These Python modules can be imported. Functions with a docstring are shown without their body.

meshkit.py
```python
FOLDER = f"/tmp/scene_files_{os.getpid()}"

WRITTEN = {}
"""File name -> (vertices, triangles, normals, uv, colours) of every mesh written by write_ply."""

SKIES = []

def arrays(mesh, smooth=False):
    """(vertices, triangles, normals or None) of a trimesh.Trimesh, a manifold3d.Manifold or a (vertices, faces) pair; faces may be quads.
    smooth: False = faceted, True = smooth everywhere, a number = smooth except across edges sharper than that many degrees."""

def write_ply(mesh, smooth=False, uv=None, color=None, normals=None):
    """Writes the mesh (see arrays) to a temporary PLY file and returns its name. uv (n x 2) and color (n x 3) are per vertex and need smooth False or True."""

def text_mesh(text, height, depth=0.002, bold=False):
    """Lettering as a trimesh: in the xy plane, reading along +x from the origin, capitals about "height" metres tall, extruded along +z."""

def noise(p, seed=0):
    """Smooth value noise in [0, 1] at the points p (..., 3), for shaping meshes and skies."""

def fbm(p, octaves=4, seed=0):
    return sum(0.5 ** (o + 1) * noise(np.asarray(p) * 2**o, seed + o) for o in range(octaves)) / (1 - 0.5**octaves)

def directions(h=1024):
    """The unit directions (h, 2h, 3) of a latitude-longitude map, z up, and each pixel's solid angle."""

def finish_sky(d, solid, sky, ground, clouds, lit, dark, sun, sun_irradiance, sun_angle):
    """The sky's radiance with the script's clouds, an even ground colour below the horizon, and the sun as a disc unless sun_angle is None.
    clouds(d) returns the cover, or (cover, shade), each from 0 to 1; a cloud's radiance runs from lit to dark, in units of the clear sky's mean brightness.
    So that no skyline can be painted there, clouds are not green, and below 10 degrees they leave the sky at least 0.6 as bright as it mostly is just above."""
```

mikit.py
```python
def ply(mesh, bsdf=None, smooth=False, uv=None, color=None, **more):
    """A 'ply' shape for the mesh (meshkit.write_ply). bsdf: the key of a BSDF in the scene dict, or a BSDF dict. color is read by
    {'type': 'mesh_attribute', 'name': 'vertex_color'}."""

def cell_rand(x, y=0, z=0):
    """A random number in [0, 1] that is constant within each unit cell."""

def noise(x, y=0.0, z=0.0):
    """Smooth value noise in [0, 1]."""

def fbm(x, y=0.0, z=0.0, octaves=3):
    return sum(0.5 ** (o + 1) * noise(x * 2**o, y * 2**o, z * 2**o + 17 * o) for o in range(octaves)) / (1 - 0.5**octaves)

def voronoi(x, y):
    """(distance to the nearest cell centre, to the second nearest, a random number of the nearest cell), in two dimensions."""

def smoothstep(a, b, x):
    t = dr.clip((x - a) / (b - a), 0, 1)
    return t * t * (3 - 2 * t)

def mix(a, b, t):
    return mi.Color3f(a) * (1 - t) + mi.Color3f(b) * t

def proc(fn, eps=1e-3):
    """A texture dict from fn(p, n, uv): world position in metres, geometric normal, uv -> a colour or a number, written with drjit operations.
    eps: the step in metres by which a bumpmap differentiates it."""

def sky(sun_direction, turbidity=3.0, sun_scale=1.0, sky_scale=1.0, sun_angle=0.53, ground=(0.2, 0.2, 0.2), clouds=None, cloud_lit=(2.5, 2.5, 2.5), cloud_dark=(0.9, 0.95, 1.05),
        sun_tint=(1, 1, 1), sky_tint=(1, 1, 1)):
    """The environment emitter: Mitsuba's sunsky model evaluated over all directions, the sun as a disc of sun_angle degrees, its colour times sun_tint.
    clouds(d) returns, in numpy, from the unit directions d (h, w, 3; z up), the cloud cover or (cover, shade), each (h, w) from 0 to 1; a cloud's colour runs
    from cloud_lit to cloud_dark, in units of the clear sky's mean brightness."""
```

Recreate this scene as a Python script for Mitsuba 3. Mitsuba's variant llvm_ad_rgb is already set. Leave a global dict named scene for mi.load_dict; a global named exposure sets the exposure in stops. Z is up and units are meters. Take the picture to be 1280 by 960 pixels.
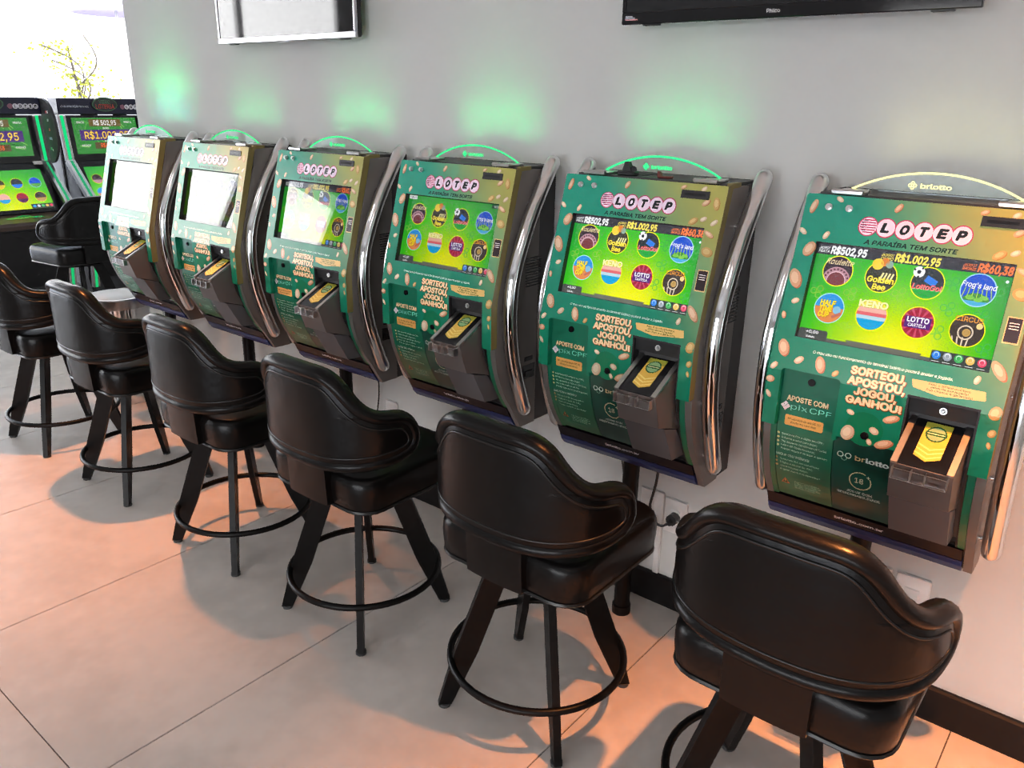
import math, random
import numpy as np
import trimesh, shapely
import shapely.geometry as sg
import shapely.affinity as sa
import mitsuba as mi
import drjit as dr
import mikit, meshkit

random.seed(7); np.random.seed(7)
T = mi.ScalarTransform4f
scene, labels = {}, {}

# ------------------------------------------------------------------ camera
CAM = np.array([0.41856, -1.86512, 1.56187])
YAW, PITCH, ROLL = map(math.radians, (-38.86206, -19.33614, 1.06857))
FW = np.array([math.sin(YAW) * math.cos(PITCH), math.cos(YAW) * math.cos(PITCH), math.sin(PITCH)])
RT = np.array([math.cos(YAW), -math.sin(YAW), 0.0])
UP = np.cross(RT, FW)
UP = -math.sin(ROLL) * RT + math.cos(ROLL) * UP
scene['camera'] = {'type': 'perspective', 'fov': math.degrees(2 * math.atan(640 / 1002.727)), 'fov_axis': 'x', 'near_clip': 0.05, 'far_clip': 500.0,
                   'to_world': T().look_at(origin=CAM.tolist(), target=(CAM + FW).tolist(), up=UP.tolist())}

# ------------------------------------------------------------------ light
exposure = 0.0
SKY = 0.9
def cloud_cover(d):
    n = meshkit.fbm(np.stack([d[..., 0] * 3, d[..., 1] * 3, d[..., 2] * 6], -1), 4, 3)
    haze = np.clip(1.25 - d[..., 2] * 2.6, 0, 1)          # a white hazy horizon all round
    return np.clip((n - 0.30) * 1.6 + haze, 0, 1), np.clip((n - 0.55) * 2 + 0.5 * (1 - haze), 0, 0.8)
scene['sky'] = mikit.sky([0.35, 0.55, 0.76], turbidity=4.0, sun_scale=0.02, sky_scale=SKY * 25.5, ground=(0.55, 0.53, 0.5), clouds=cloud_cover,
                         cloud_lit=(3.0, 3.0, 3.0), cloud_dark=(1.0, 1.02, 1.05))
scene['sky'] = {**scene['sky'], 'sampling_weight': 2.0}
SPOT_COLOR = np.array([1.0, 0.31, 0.08])
SPOT_POWER = (28.0, 62.0)
DISPLAY = 1.0
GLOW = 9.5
SPOTS = [(-2.75, -0.40), (0.52, -0.40)]
SPOT_Z = 2.86

# ------------------------------------------------------------------ helpers
def srgb(h):
    h = h.lstrip('#')
    c = np.array([int(h[i:i + 2], 16) / 255 for i in (0, 2, 4)])
    return np.where(c <= 0.04045, c / 12.92, ((c + 0.055) / 1.055) ** 2.4)
def rgb(c):
    return {'type': 'rgb', 'value': [float(x) for x in (srgb(c) if isinstance(c, str) else c)]}
def bs(name, d):
    scene[name] = {'type': 'twosided', 'bsdf': d}
def principled(name, color, rough=0.5, metal=0.0, spec=0.5, **kw):
    bs(name, {'type': 'principled', 'base_color': rgb(color) if isinstance(color, (str, tuple, list)) else color, 'roughness': rough, 'metallic': metal, 'specular': spec, **kw})

I4 = T()
def put(key, mesh, bsdf, tf=None, smooth=False, **kw):
    d = mikit.ply(mesh, bsdf, smooth, **kw)
    if tf is not None: d = {**d, 'to_world': tf}
    scene[key] = d
    return d
def lab(key, label=None, cat=None, group=None, kind=None):
    e = {}
    if label: e['label'] = label
    if cat: e['category'] = cat
    if group: e['group'] = group
    if kind: e['kind'] = kind
    labels[key] = e
def num(base, i):
    return base if i == 0 else f'{base}_{i:03d}'
def cat(*ms):
    return trimesh.util.concatenate([m for m in ms if m is not None])

def box(x0, x1, y0, y1, z0, z1, b=0.0):
    if b <= 0:
        m = trimesh.creation.box(extents=(x1 - x0, y1 - y0, z1 - z0)); m.apply_translation(((x0 + x1) / 2, (y0 + y1) / 2, (z0 + z1) / 2)); return m
    h = np.array([(x1 - x0) / 2, (y1 - y0) / 2, (z1 - z0) / 2]); c = np.array([(x0 + x1) / 2, (y0 + y1) / 2, (z0 + z1) / 2])
    P = []
    for s in np.ndindex(2, 2, 2):
        s = np.array(s) * 2 - 1
        for k in range(3):
            o = h - b; o[k] = h[k]; P.append(c + s * o)
    return trimesh.convex.convex_hull(np.array(P))

def rbox(hx, hy, hz, r, n=5):
    """box with round edges, centred"""
    s = trimesh.creation.icosphere(subdivisions=2, radius=r)
    P = [s.vertices + np.array(q) * np.array([hx - r, hy - r, hz - r]) for q in [(a, b, c) for a in (-1, 1) for b in (-1, 1) for c in (-1, 1)]]
    return trimesh.convex.convex_hull(np.vstack(P))

def spline(pts, n):
    from scipy.interpolate import CubicSpline
    pts = np.asarray(pts, float)
    t = np.r_[0, np.cumsum(np.linalg.norm(np.diff(pts, axis=0), axis=1))]
    return CubicSpline(t, pts, bc_type='natural')(np.linspace(0, t[-1], n))

def tube(path, r, sides=12, closed=False, caps=True, up=None, ry=None):
    p = np.asarray(path, float); n = len(p)
    t = (np.roll(p, -1, 0) - np.roll(p, 1, 0)) if closed else np.gradient(p, axis=0)
    t /= np.linalg.norm(t, axis=1, keepdims=True) + 1e-12
    A = np.zeros_like(p)
    if up is None:
        a = np.cross(t[0], [0.13, 0.31, 0.94]); a /= np.linalg.norm(a)
        for i in range(n):
            a = a - t[i] * (a @ t[i]); a /= np.linalg.norm(a); A[i] = a
    else:
        A = np.broadcast_to(np.asarray(up, float), p.shape).copy(); A -= t * (A * t).sum(1, keepdims=True); A /= np.linalg.norm(A, axis=1, keepdims=True)
    B = np.cross(t, A)
    ang = np.arange(sides) * 2 * np.pi / sides
    ra = np.broadcast_to(r, (n,)); rb = np.broadcast_to(r if ry is None else ry, (n,))
    v = p[:, None] + ra[:, None, None] * np.cos(ang)[None, :, None] * A[:, None] + rb[:, None, None] * np.sin(ang)[None, :, None] * B[:, None]
    v = v.reshape(-1, 3); f = []
    m = n if closed else n - 1
    for i in range(m):
        j = (i + 1) % n
        for k in range(sides):
            l = (k + 1) % sides
            f += [[i * sides + k, i * sides + l, j * sides + l], [i * sides + k, j * sides + l, j * sides + k]]
    if caps and not closed:
        v = np.vstack([v, p[0], p[-1]]); c0, c1 = len(v) - 2, len(v) - 1
        for k in range(sides):
            l = (k + 1) % sides
            f += [[c0, l, k], [c1, (n - 1) * sides + k, (n - 1) * sides + l]]
    mesh = trimesh.Trimesh(v, np.array(f), process=False)
    if mesh.volume < 0: mesh.invert()
    return mesh

def lathe(profile, n=32):
    m = trimesh.creation.revolve(np.array(profile, float), sections=n)
    return m
def disc(c, r, d, axis, n=24):
    """short cylinder centred at c along axis"""
    m = trimesh.creation.cylinder(radius=r, height=d, sections=n)
    a = np.asarray(axis, float); m.apply_transform(trimesh.geometry.align_vectors([0, 0, 1], a / np.linalg.norm(a))); m.apply_translation(c); return m
def extrude(poly, d):
    if isinstance(poly, (list, tuple, np.ndarray)): poly = sg.Polygon(poly)
    return trimesh.creation.extrude_polygon(poly, d, engine='earcut')
def prism_x(pts_yz, x0, x1):
    """polygon in (y, z) extruded along x"""
    m = extrude(pts_yz, x1 - x0)
    v = m.vertices.copy(); m.vertices = np.stack([v[:, 2] + x0, v[:, 0], v[:, 1]], -1)
    if m.volume < 0: m.invert()
    return m

_TXT = {}
def text2d(txt, bold):
    k = (txt, bold)
    if k not in _TXT:
        m = meshkit.text_mesh(txt, 1.0, 0.05, bold)
        top = m.face_normals[:, 2] > 0.9
        m = m.submesh([np.nonzero(top)[0]], append=True)
        _TXT[k] = (m.vertices[:, :2].copy(), m.faces.copy())
    return _TXT[k]

_HV = {}
def heavy2d(txt, grow):
    k = (txt, grow)
    if k not in _HV:
        v, f = text2d(txt, True)
        pg = shapely.union_all([sg.Polygon(v[t]).buffer(0.004) for t in f]).buffer(grow, quad_segs=3).simplify(0.006)
        V, F, n = [], [], 0
        for g in getattr(pg, 'geoms', [pg]):
            a, b = trimesh.creation.triangulate_polygon(g, engine='earcut'); q = a[b]
            cr = (q[:, 1, 0] - q[:, 0, 0]) * (q[:, 2, 1] - q[:, 0, 1]) - (q[:, 1, 1] - q[:, 0, 1]) * (q[:, 2, 0] - q[:, 0, 0])
            V.append(a); F.append(np.where(cr[:, None] < 0, b[:, ::-1], b) + n); n += len(a)
        _HV[k] = (np.vstack(V), np.vstack(F))
    return _HV[k]

class Art:
    """flat print: coloured polygons and lettering in (x, z), laid on a face by a map function"""
    def __init__(self, eps=0.00012): self.v, self.f, self.c, self.l, self.n, self.eps = [], [], [], [], 0, eps
    def _add(self, v, f, color, layer):
        self.v.append(v); self.f.append(np.asarray(f) + self.n); self.n += len(v)
        col = srgb(color) if isinstance(color, str) else np.asarray(color, float)
        self.c.append(np.broadcast_to(col, (len(v), 3))); self.l.append(np.full(len(v), layer * 1.0))
    def poly(self, p, color, layer=1, size=None):
        for g in getattr(p, 'geoms', [p]):
            if g.is_empty or g.geom_type != 'Polygon': continue
            v, f = trimesh.creation.triangulate_polygon(g, engine='earcut')
            if size:
                v3, f = trimesh.remesh.subdivide_to_size(np.c_[v, np.zeros(len(v))], f, size, max_iter=12); v = v3[:, :2]
            a = v[f]; cr = (a[:, 1, 0] - a[:, 0, 0]) * (a[:, 2, 1] - a[:, 0, 1]) - (a[:, 1, 1] - a[:, 0, 1]) * (a[:, 2, 0] - a[:, 0, 0])
            f = np.where(cr[:, None] < 0, f[:, ::-1], f)
            self._add(v, f, color, layer)
        return self
    def rect(self, x0, x1, z0, z1, color, layer=1, r=0, size=None):
        p = sg.box(x0, z0, x1, z1)
        if r: p = p.buffer(-r).buffer(r, quad_segs=5)
        return self.poly(p, color, layer, size)
    def circle(self, x, z, r, color, layer=1, n=10, rx=None, rot=0):
        p = sg.Point(0, 0).buffer(1, quad_segs=n); p = sa.rotate(sa.scale(p, rx or r, r), rot, origin=(0, 0)); return self.poly(sa.translate(p, x, z), color, layer)
    def ring(self, x, z, r, w, color, layer=1, n=10):
        return self.poly(sg.Point(x, z).buffer(r, quad_segs=n).difference(sg.Point(x, z).buffer(r - w, quad_segs=n)), color, layer)
    def text(self, txt, x, z, h, color, layer=2, width=None, bold=True, slant=0.0, align='l', rot=0.0, sx=1.0, outline=None, heavy=0.0):
        v, f = heavy2d(txt, heavy) if heavy else text2d(txt, bold); v = v.copy()
        v[:, 0] -= v[:, 0].min(); w = v[:, 0].max()
        k = (width / (w * h)) if width else sx
        v[:, 0] *= h * k; v[:, 1] *= h; w *= h * k
        v[:, 0] += slant * v[:, 1]
        v[:, 0] -= {'l': 0, 'c': w / 2, 'r': w}[align]
        if rot:
            c, s = math.cos(rot), math.sin(rot); v = np.stack([v[:, 0] * c - v[:, 1] * s, v[:, 0] * s + v[:, 1] * c], -1)
        if outline:
            oc, dx, dz = outline
            self._add(v + [x + dx, z + dz], f, oc, layer - 0.5)
        self._add(v + [x, z], f, color, layer)
        return self
    def build(self, mp, gain=1.0):
        v = np.vstack(self.v); l = np.concatenate(self.l)
        P = mp(v[:, 0], v[:, 1], l * self.eps)
        return trimesh.Trimesh(P, np.vstack(self.f), process=False), np.vstack(self.c) * gain

# ------------------------------------------------------------------ materials
def tile_color(p, n, uv):
    a = mikit.fbm(p.x * 3.1, p.y * 3.1, p.z, 4); b = mikit.fbm(p.x * 22, p.y * 22, 3.0, 3)
    c = mikit.mix((0.455, 0.41, 0.37), (0.54, 0.49, 0.445), mikit.smoothstep(0.25, 0.75, a * 0.7 + b * 0.3))
    return c
principled('m_tile', mikit.proc(tile_color), 0.42, spec=0.22)
principled('m_grout', (0.10, 0.09, 0.085), 0.8)
def wall_color(p, n, uv):
    return mikit.mix((0.50, 0.50, 0.48), (0.535, 0.535, 0.515), mikit.fbm(p.x * 2, p.y * 2, p.z * 2, 3))
bs('m_wall', {'type': 'diffuse', 'reflectance': mikit.proc(wall_color)})
principled('m_ceiling', (0.78, 0.78, 0.77), 0.9, spec=0.2)
principled('m_baseboard', (0.006, 0.005, 0.005), 0.4, spec=0.2)
principled('m_white_plastic', (0.72, 0.71, 0.69), 0.35)
principled('m_black_plastic', (0.012, 0.012, 0.013), 0.35)
principled('m_black_gloss', (0.006, 0.006, 0.007), 0.08)
principled('m_black_metal', (0.0028, 0.0026, 0.0026), 0.36, spec=0.16)
def leather_bump(p, n, uv):
    return mikit.fbm(p.x * 60, p.y * 60, p.z * 60, 3) * 0.0008 + mikit.fbm(p.x * 9, p.y * 9, p.z * 9, 2) * 0.004
scene['m_leather'] = {'type': 'twosided', 'bsdf': {'type': 'bumpmap', 'arbitrary': mikit.proc(leather_bump, 2e-3), 'scale': 1.0,
    'bsdf': {'type': 'principled', 'base_color': rgb((0.0030, 0.0026, 0.0026)), 'roughness': 0.28, 'specular': 0.20}}}
principled('m_piping', (0.005, 0.005, 0.005), 0.3, spec=0.35)
principled('m_rubber', (0.03, 0.03, 0.03), 0.7)
principled('m_chrome', (0.80, 0.80, 0.80), 0.05, metal=1.0)
principled('m_steel', (0.62, 0.61, 0.60), 0.16, metal=1.0)
principled('m_brushed', (0.55, 0.54, 0.53), 0.32, metal=1.0)
principled('m_body', (0.035, 0.034, 0.035), 0.42)
principled('m_side', (0.16, 0.145, 0.135), 0.36, metal=0.35)
principled('m_gray_box', (0.10, 0.095, 0.10), 0.45)
principled('m_tray', (0.19, 0.16, 0.15), 0.34, metal=0.5)
principled('m_dark_recess', (0.014, 0.014, 0.015), 0.45)
principled('m_strip', (0.007, 0.004, 0.007), 0.3, spec=0.25)
principled('m_blue', (0.022, 0.030, 0.105), 0.3, spec=0.3)
principled('m_gold_edge', (0.17, 0.135, 0.04), 0.4)
principled('m_tv_silver', (0.55, 0.55, 0.57), 0.25, metal=0.8)
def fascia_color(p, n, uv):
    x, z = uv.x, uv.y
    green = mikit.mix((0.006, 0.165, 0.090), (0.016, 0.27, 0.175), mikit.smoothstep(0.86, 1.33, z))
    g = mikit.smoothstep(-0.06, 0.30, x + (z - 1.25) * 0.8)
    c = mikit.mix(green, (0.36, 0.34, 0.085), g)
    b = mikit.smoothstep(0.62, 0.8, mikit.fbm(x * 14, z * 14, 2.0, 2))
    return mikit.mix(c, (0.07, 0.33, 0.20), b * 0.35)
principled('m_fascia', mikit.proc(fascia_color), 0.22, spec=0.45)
def door_color(p, n, uv):
    x, z = uv.x, uv.y
    c = mikit.mix((0.030, 0.125, 0.045), (0.008, 0.120, 0.065), mikit.smoothstep(0.62, 0.80, z))
    b = mikit.smoothstep(0.55, 0.75, mikit.fbm(x * 12, z * 12, 5.0, 2))
    return mikit.mix(c, (0.015, 0.17, 0.09), b * 0.5)
principled('m_door', mikit.proc(door_color), 0.22, spec=0.6)
def door2_color(p, n, uv):
    b = mikit.smoothstep(0.4, 0.75, mikit.fbm(uv.x * 12, uv.y * 12, 9.0, 2))
    return mikit.mix((0.006, 0.040, 0.027), (0.010, 0.075, 0.05), b)
principled('m_door_dark', mikit.proc(door2_color), 0.22, spec=0.6)
def print_color(p, n, uv):     # ink colour, constant per printed patch, packed in the patch's uv
    r = dr.floor(uv.x)
    return mi.Color3f(r / 1000.0, (uv.x - r - 0.01) / 0.98, uv.y)
principled('m_print', mikit.proc(print_color), 0.25, spec=0.5)
def inkuv(c):
    c = np.clip(np.asarray(c, float), 0, 1)
    return np.stack([np.floor(c[:, 0] * 1000) + 0.01 + c[:, 1] * 0.98, c[:, 2]], -1)
scene['m_screen_glass'] = {'type': 'thindielectric', 'int_ior': 1.5}
scene['m_acrylic'] = {'type': 'thindielectric', 'int_ior': 1.49, 'specular_reflectance': rgb((0.30, 0.42, 0.36))}
scene['m_clear'] = {'type': 'dielectric', 'int_ior': 1.49}
scene['m_dark_emit'] = {'type': 'diffuse', 'reflectance': rgb((0.01, 0.01, 0.01))}

def display_ink(p, n, uv): return print_color(p, n, uv) * 0.06
scene['m_display'] = {'type': 'plastic', 'int_ior': 1.8, 'diffuse_reflectance': mikit.proc(display_ink)}
def emit_attr(mesh, colors, gain=1.0, weight=0.0015, flat=True):
    c = np.asarray(colors)
    d = mikit.ply(mesh, 'm_display', False, uv=inkuv(c if flat else np.tile(c.mean(0), (len(c), 1))), color=c * gain)
    d['emitter'] = {'type': 'area', 'radiance': {'type': 'mesh_attribute', 'name': 'vertex_color'}, 'sampling_weight': weight}
    return d
def emit_rgb(mesh, c, weight=0.0015, smooth=False):
    d = mikit.ply(mesh, 'm_dark_emit', smooth)
    d['emitter'] = {'type': 'area', 'radiance': rgb(c), 'sampling_weight': weight}
    return d

# ------------------------------------------------------------------ the room
WALL_Y, WX0, WX1, FRONT_Y, CEIL = 0.235, -3.722, 3.4, -5.6, 2.9
LX, AY = -7.25, 2.5
put('floor', box(LX - 0.2, WX1 + 0.2, FRONT_Y - 0.2, AY + 0.2, -0.12, -0.0028), 'm_grout'); lab('floor', kind='structure')
tile = box(-0.3919, 0.3919, -0.7854, 0.7854, -0.010, 0.0, 0.0012)
td = mikit.ply(tile, 'm_tile')
k = 0
for i in range(-8, 6):
    for j in (-3, -2, -1, 0, 1):
        x, y = -1.31 + 0.787 * (i + 0.5), -1.336 + 1.574 * (j + 0.5)
        if LX < x < WX1 and FRONT_Y < y < AY:
            key = num('floor__tile', k); k += 1
            scene[key] = {**td, 'to_world': T().translate([x, y, 0])}
put('wall_back', box(WX0, WX1, WALL_Y, WALL_Y + 0.15, 0, CEIL), 'm_wall'); lab('wall_back', kind='structure')
put('wall_right', box(WX1, WX1 + 0.15, FRONT_Y, WALL_Y + 0.15, 0, CEIL), 'm_wall'); lab('wall_right', kind='structure')
put('wall_alcove', box(LX, WX0, AY, AY + 0.15, 0, CEIL), 'm_wall'); lab('wall_alcove', kind='structure')
put('wall_passage', box(WX0, WX0 + 0.15, WALL_Y + 0.15, AY, 0, CEIL), 'm_wall'); lab('wall_passage', kind='structure')
put('ceiling', box(LX - 0.2, WX1 + 0.2, FRONT_Y - 0.2, AY + 0.2, CEIL, CEIL + 0.15), 'm_ceiling'); lab('ceiling', kind='structure')
# left glazed wall: solid from y=-5.6 to -3.8, glass beyond, a lintel over it
put('wall_left', cat(box(LX - 0.15, LX, FRONT_Y, -4.2, 0, CEIL), box(LX - 0.15, LX, -4.2, AY + 0.15, 2.80, CEIL)), 'm_wall'); lab('wall_left', kind='structure')
put('wall_front', cat(box(LX - 0.15, -1.9, FRONT_Y - 0.15, FRONT_Y, 0, CEIL), box(2.6, WX1 + 0.15, FRONT_Y - 0.15, FRONT_Y, 0, CEIL), box(-1.9, 2.6, FRONT_Y - 0.15, FRONT_Y, 2.35, CEIL)), 'm_wall'); lab('wall_front', kind='structure')
put('window_1', cat(*[box(LX - 0.09, LX - 0.03, y - 0.03, y + 0.03, 0, 2.80) for y in (-4.17, -2.9, 0.1, 2.44)]), 'm_brushed'); lab('window_1', kind='structure')
put('window_1__pane', trimesh.Trimesh([[LX - 0.06, -4.2, 0], [LX - 0.06, AY, 0], [LX - 0.06, AY, 2.80], [LX - 0.06, -4.2, 2.80]], [[0, 1, 2], [0, 2, 3]], process=False), 'm_screen_glass')
put('window_2', cat(*[box(x - 0.03, x + 0.03, FRONT_Y - 0.09, FRONT_Y - 0.03, 0, 2.35) for x in (-1.87, -0.4, 1.1, 2.57)]), 'm_brushed'); lab('window_2', kind='structure')
put('window_2__pane', trimesh.Trimesh([[-1.9, FRONT_Y - 0.06, 0], [2.6, FRONT_Y - 0.06, 0], [2.6, FRONT_Y - 0.06, 2.35], [-1.9, FRONT_Y - 0.06, 2.35]], [[0, 1, 2], [0, 2, 3]], process=False), 'm_screen_glass')
bprof = [(0.2186, 0.0), (WALL_Y, 0.0), (WALL_Y, 0.104), (0.224, 0.104), (0.2186, 0.099)]
put('baseboard_back', prism_x(bprof, WX0, WX1), 'm_baseboard'); lab('baseboard_back', kind='structure')
# ceiling spotlights (warm)
for i, (x, y) in enumerate(SPOTS):
    k = num('ceiling_spotlight', i)
    put(k + '__ring', lathe([(0.05, CEIL - 0.012), (0.062, CEIL - 0.012), (0.065, CEIL), (0.05, CEIL)]).apply_translation([x, y, 0]), 'm_white_plastic', smooth=40)
    lab(k, f'round recessed warm ceiling spotlight {["near the far machines", "near the closest machine"][i]}', 'light')
    for j, (dx, dy) in enumerate([(-0.02, 0.012), (0.02, 0.012), (0.0, -0.022)]):
        scene[f'spot_beam_{i}_{j}'] = {'type': 'spot', 'to_world': T().look_at(origin=[x + dx, y + dy, SPOT_Z], target=[x + dx, y + dy - (0.45, 0.28)[i], 0], up=[0, 1, 0]),
                                       'intensity': rgb(SPOT_COLOR * SPOT_POWER[i] / 3), 'cutoff_angle': 31, 'beam_width': 13, 'sampling_weight': 0.33}

# ceiling panels (neutral white)
PANEL = 2.0
for i, (x, y) in enumerate(((-4.3, -2.3), (-1.6, -2.3), (1.1, -2.3))):
    k = num('ceiling_panel', i)
    put(k + '__frame', cat(box(x - 0.62, x + 0.62, y - 0.32, y - 0.30, CEIL - 0.02, CEIL), box(x - 0.62, x + 0.62, y + 0.30, y + 0.32, CEIL - 0.02, CEIL), box(x - 0.62, x - 0.60, y - 0.30, y + 0.30, CEIL - 0.02, CEIL), box(x + 0.60, x + 0.62, y - 0.30, y + 0.30, CEIL - 0.02, CEIL)), 'm_white_plastic')
    scene[k + '__diffuser'] = {**mikit.ply(trimesh.Trimesh([[x - .6, y - .3, CEIL - .012], [x - .6, y + .3, CEIL - .012], [x + .6, y + .3, CEIL - .012], [x + .6, y - .3, CEIL - .012]], [[0, 1, 2], [0, 2, 3]], process=False), 'm_white_plastic'), 'emitter': {'type': 'area', 'radiance': rgb(np.array([1.0, 0.97, 0.93]) * PANEL), 'sampling_weight': 0.5}}
    lab(k, f'flat white ceiling light panel, {["farthest", "middle", "nearest"][i]} of three', 'light', 'ceiling light panels')

# ------------------------------------------------------------------ outdoors
put('awning', box(LX - 1.0, LX - 0.15, -6.0, AY + 3.0, 2.86, 2.92), 'm_white_plastic'); lab('awning', kind='structure')
put('terrace', box(-60, LX - 0.2, -40, 40, -0.3, -0.02), 'm_ceiling'); lab('terrace', kind='structure')
put('forecourt', box(LX - 0.2, 40, -60, FRONT_Y - 0.2, -0.3, -0.02), 'm_ceiling'); lab('forecourt', kind='structure')

# ------------------------------------------------------------------ bar stools
def back_curve():
    half = [(0, -0.218), (0.06, -0.216), (0.115, -0.207), (0.165, -0.186), (0.205, -0.148), (0.226, -0.098), (0.236, -0.045), (0.241, 0.015), (0.242, 0.05)]
    pts = [(-x, y) for x, y in half[:0:-1]] + half
    p = spline(pts, 401)
    s = np.r_[0, np.cumsum(np.linalg.norm(np.diff(p, axis=0), axis=1))]; s -= s[-1] / 2
    return s, p
BS, BP = back_curve()
S_TIP = 0.372
def on_back(s, z, off=0.0):
    """point on the back's mid surface at arc length s, height z, off outwards"""
    s = np.asarray(s, float); z = np.asarray(z, float)
    x, y = np.interp(s, BS, BP[:, 0]), np.interp(s, BS, BP[:, 1])
    dx, dy = np.interp(s + .004, BS, BP[:, 0]) - np.interp(s - .004, BS, BP[:, 0]), np.interp(s + .004, BS, BP[:, 1]) - np.interp(s - .004, BS, BP[:, 1])
    l = np.hypot(dx, dy); nx, ny = dy / l, -dx / l
    return np.stack([x + nx * off, y + ny * off, z], -1)
def z_top(s):
    a = np.abs(s)
    return np.interp(a, *np.array(TOPC).T)
_tp = spline([(0, .890), (.06, .889), (.115, .882), (.150, .862), (.185, .822), (.215, .790), (.245, .772), (.285, .764), (.32, .757), (.35, .735), (.366, .705), (.371, .675)], 200)
TOPC = _tp
_bt = [(0, .600), (.12, .604), (.24, .614), (.31, .623), (.35, .640), (.366, .660), (.371, .678)]
BOTC = spline(_bt, 120)
def outline(inset=0.0, n=260):
    right = np.vstack([TOPC, BOTC[::-1][1:]])
    loop = np.vstack([right, np.stack([-right[::-1][1:-1, 0], right[::-1][1:-1, 1]], -1)])
    if inset:
        pg = sg.Polygon(loop).buffer(-inset); loop = np.array(pg.exterior.coords)[:-1]
    ring = sg.LinearRing(loop)
    return np.array([ring.interpolate(t, normalized=True).coords[0] for t in np.linspace(0, 1, n, endpoint=False)])
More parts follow.
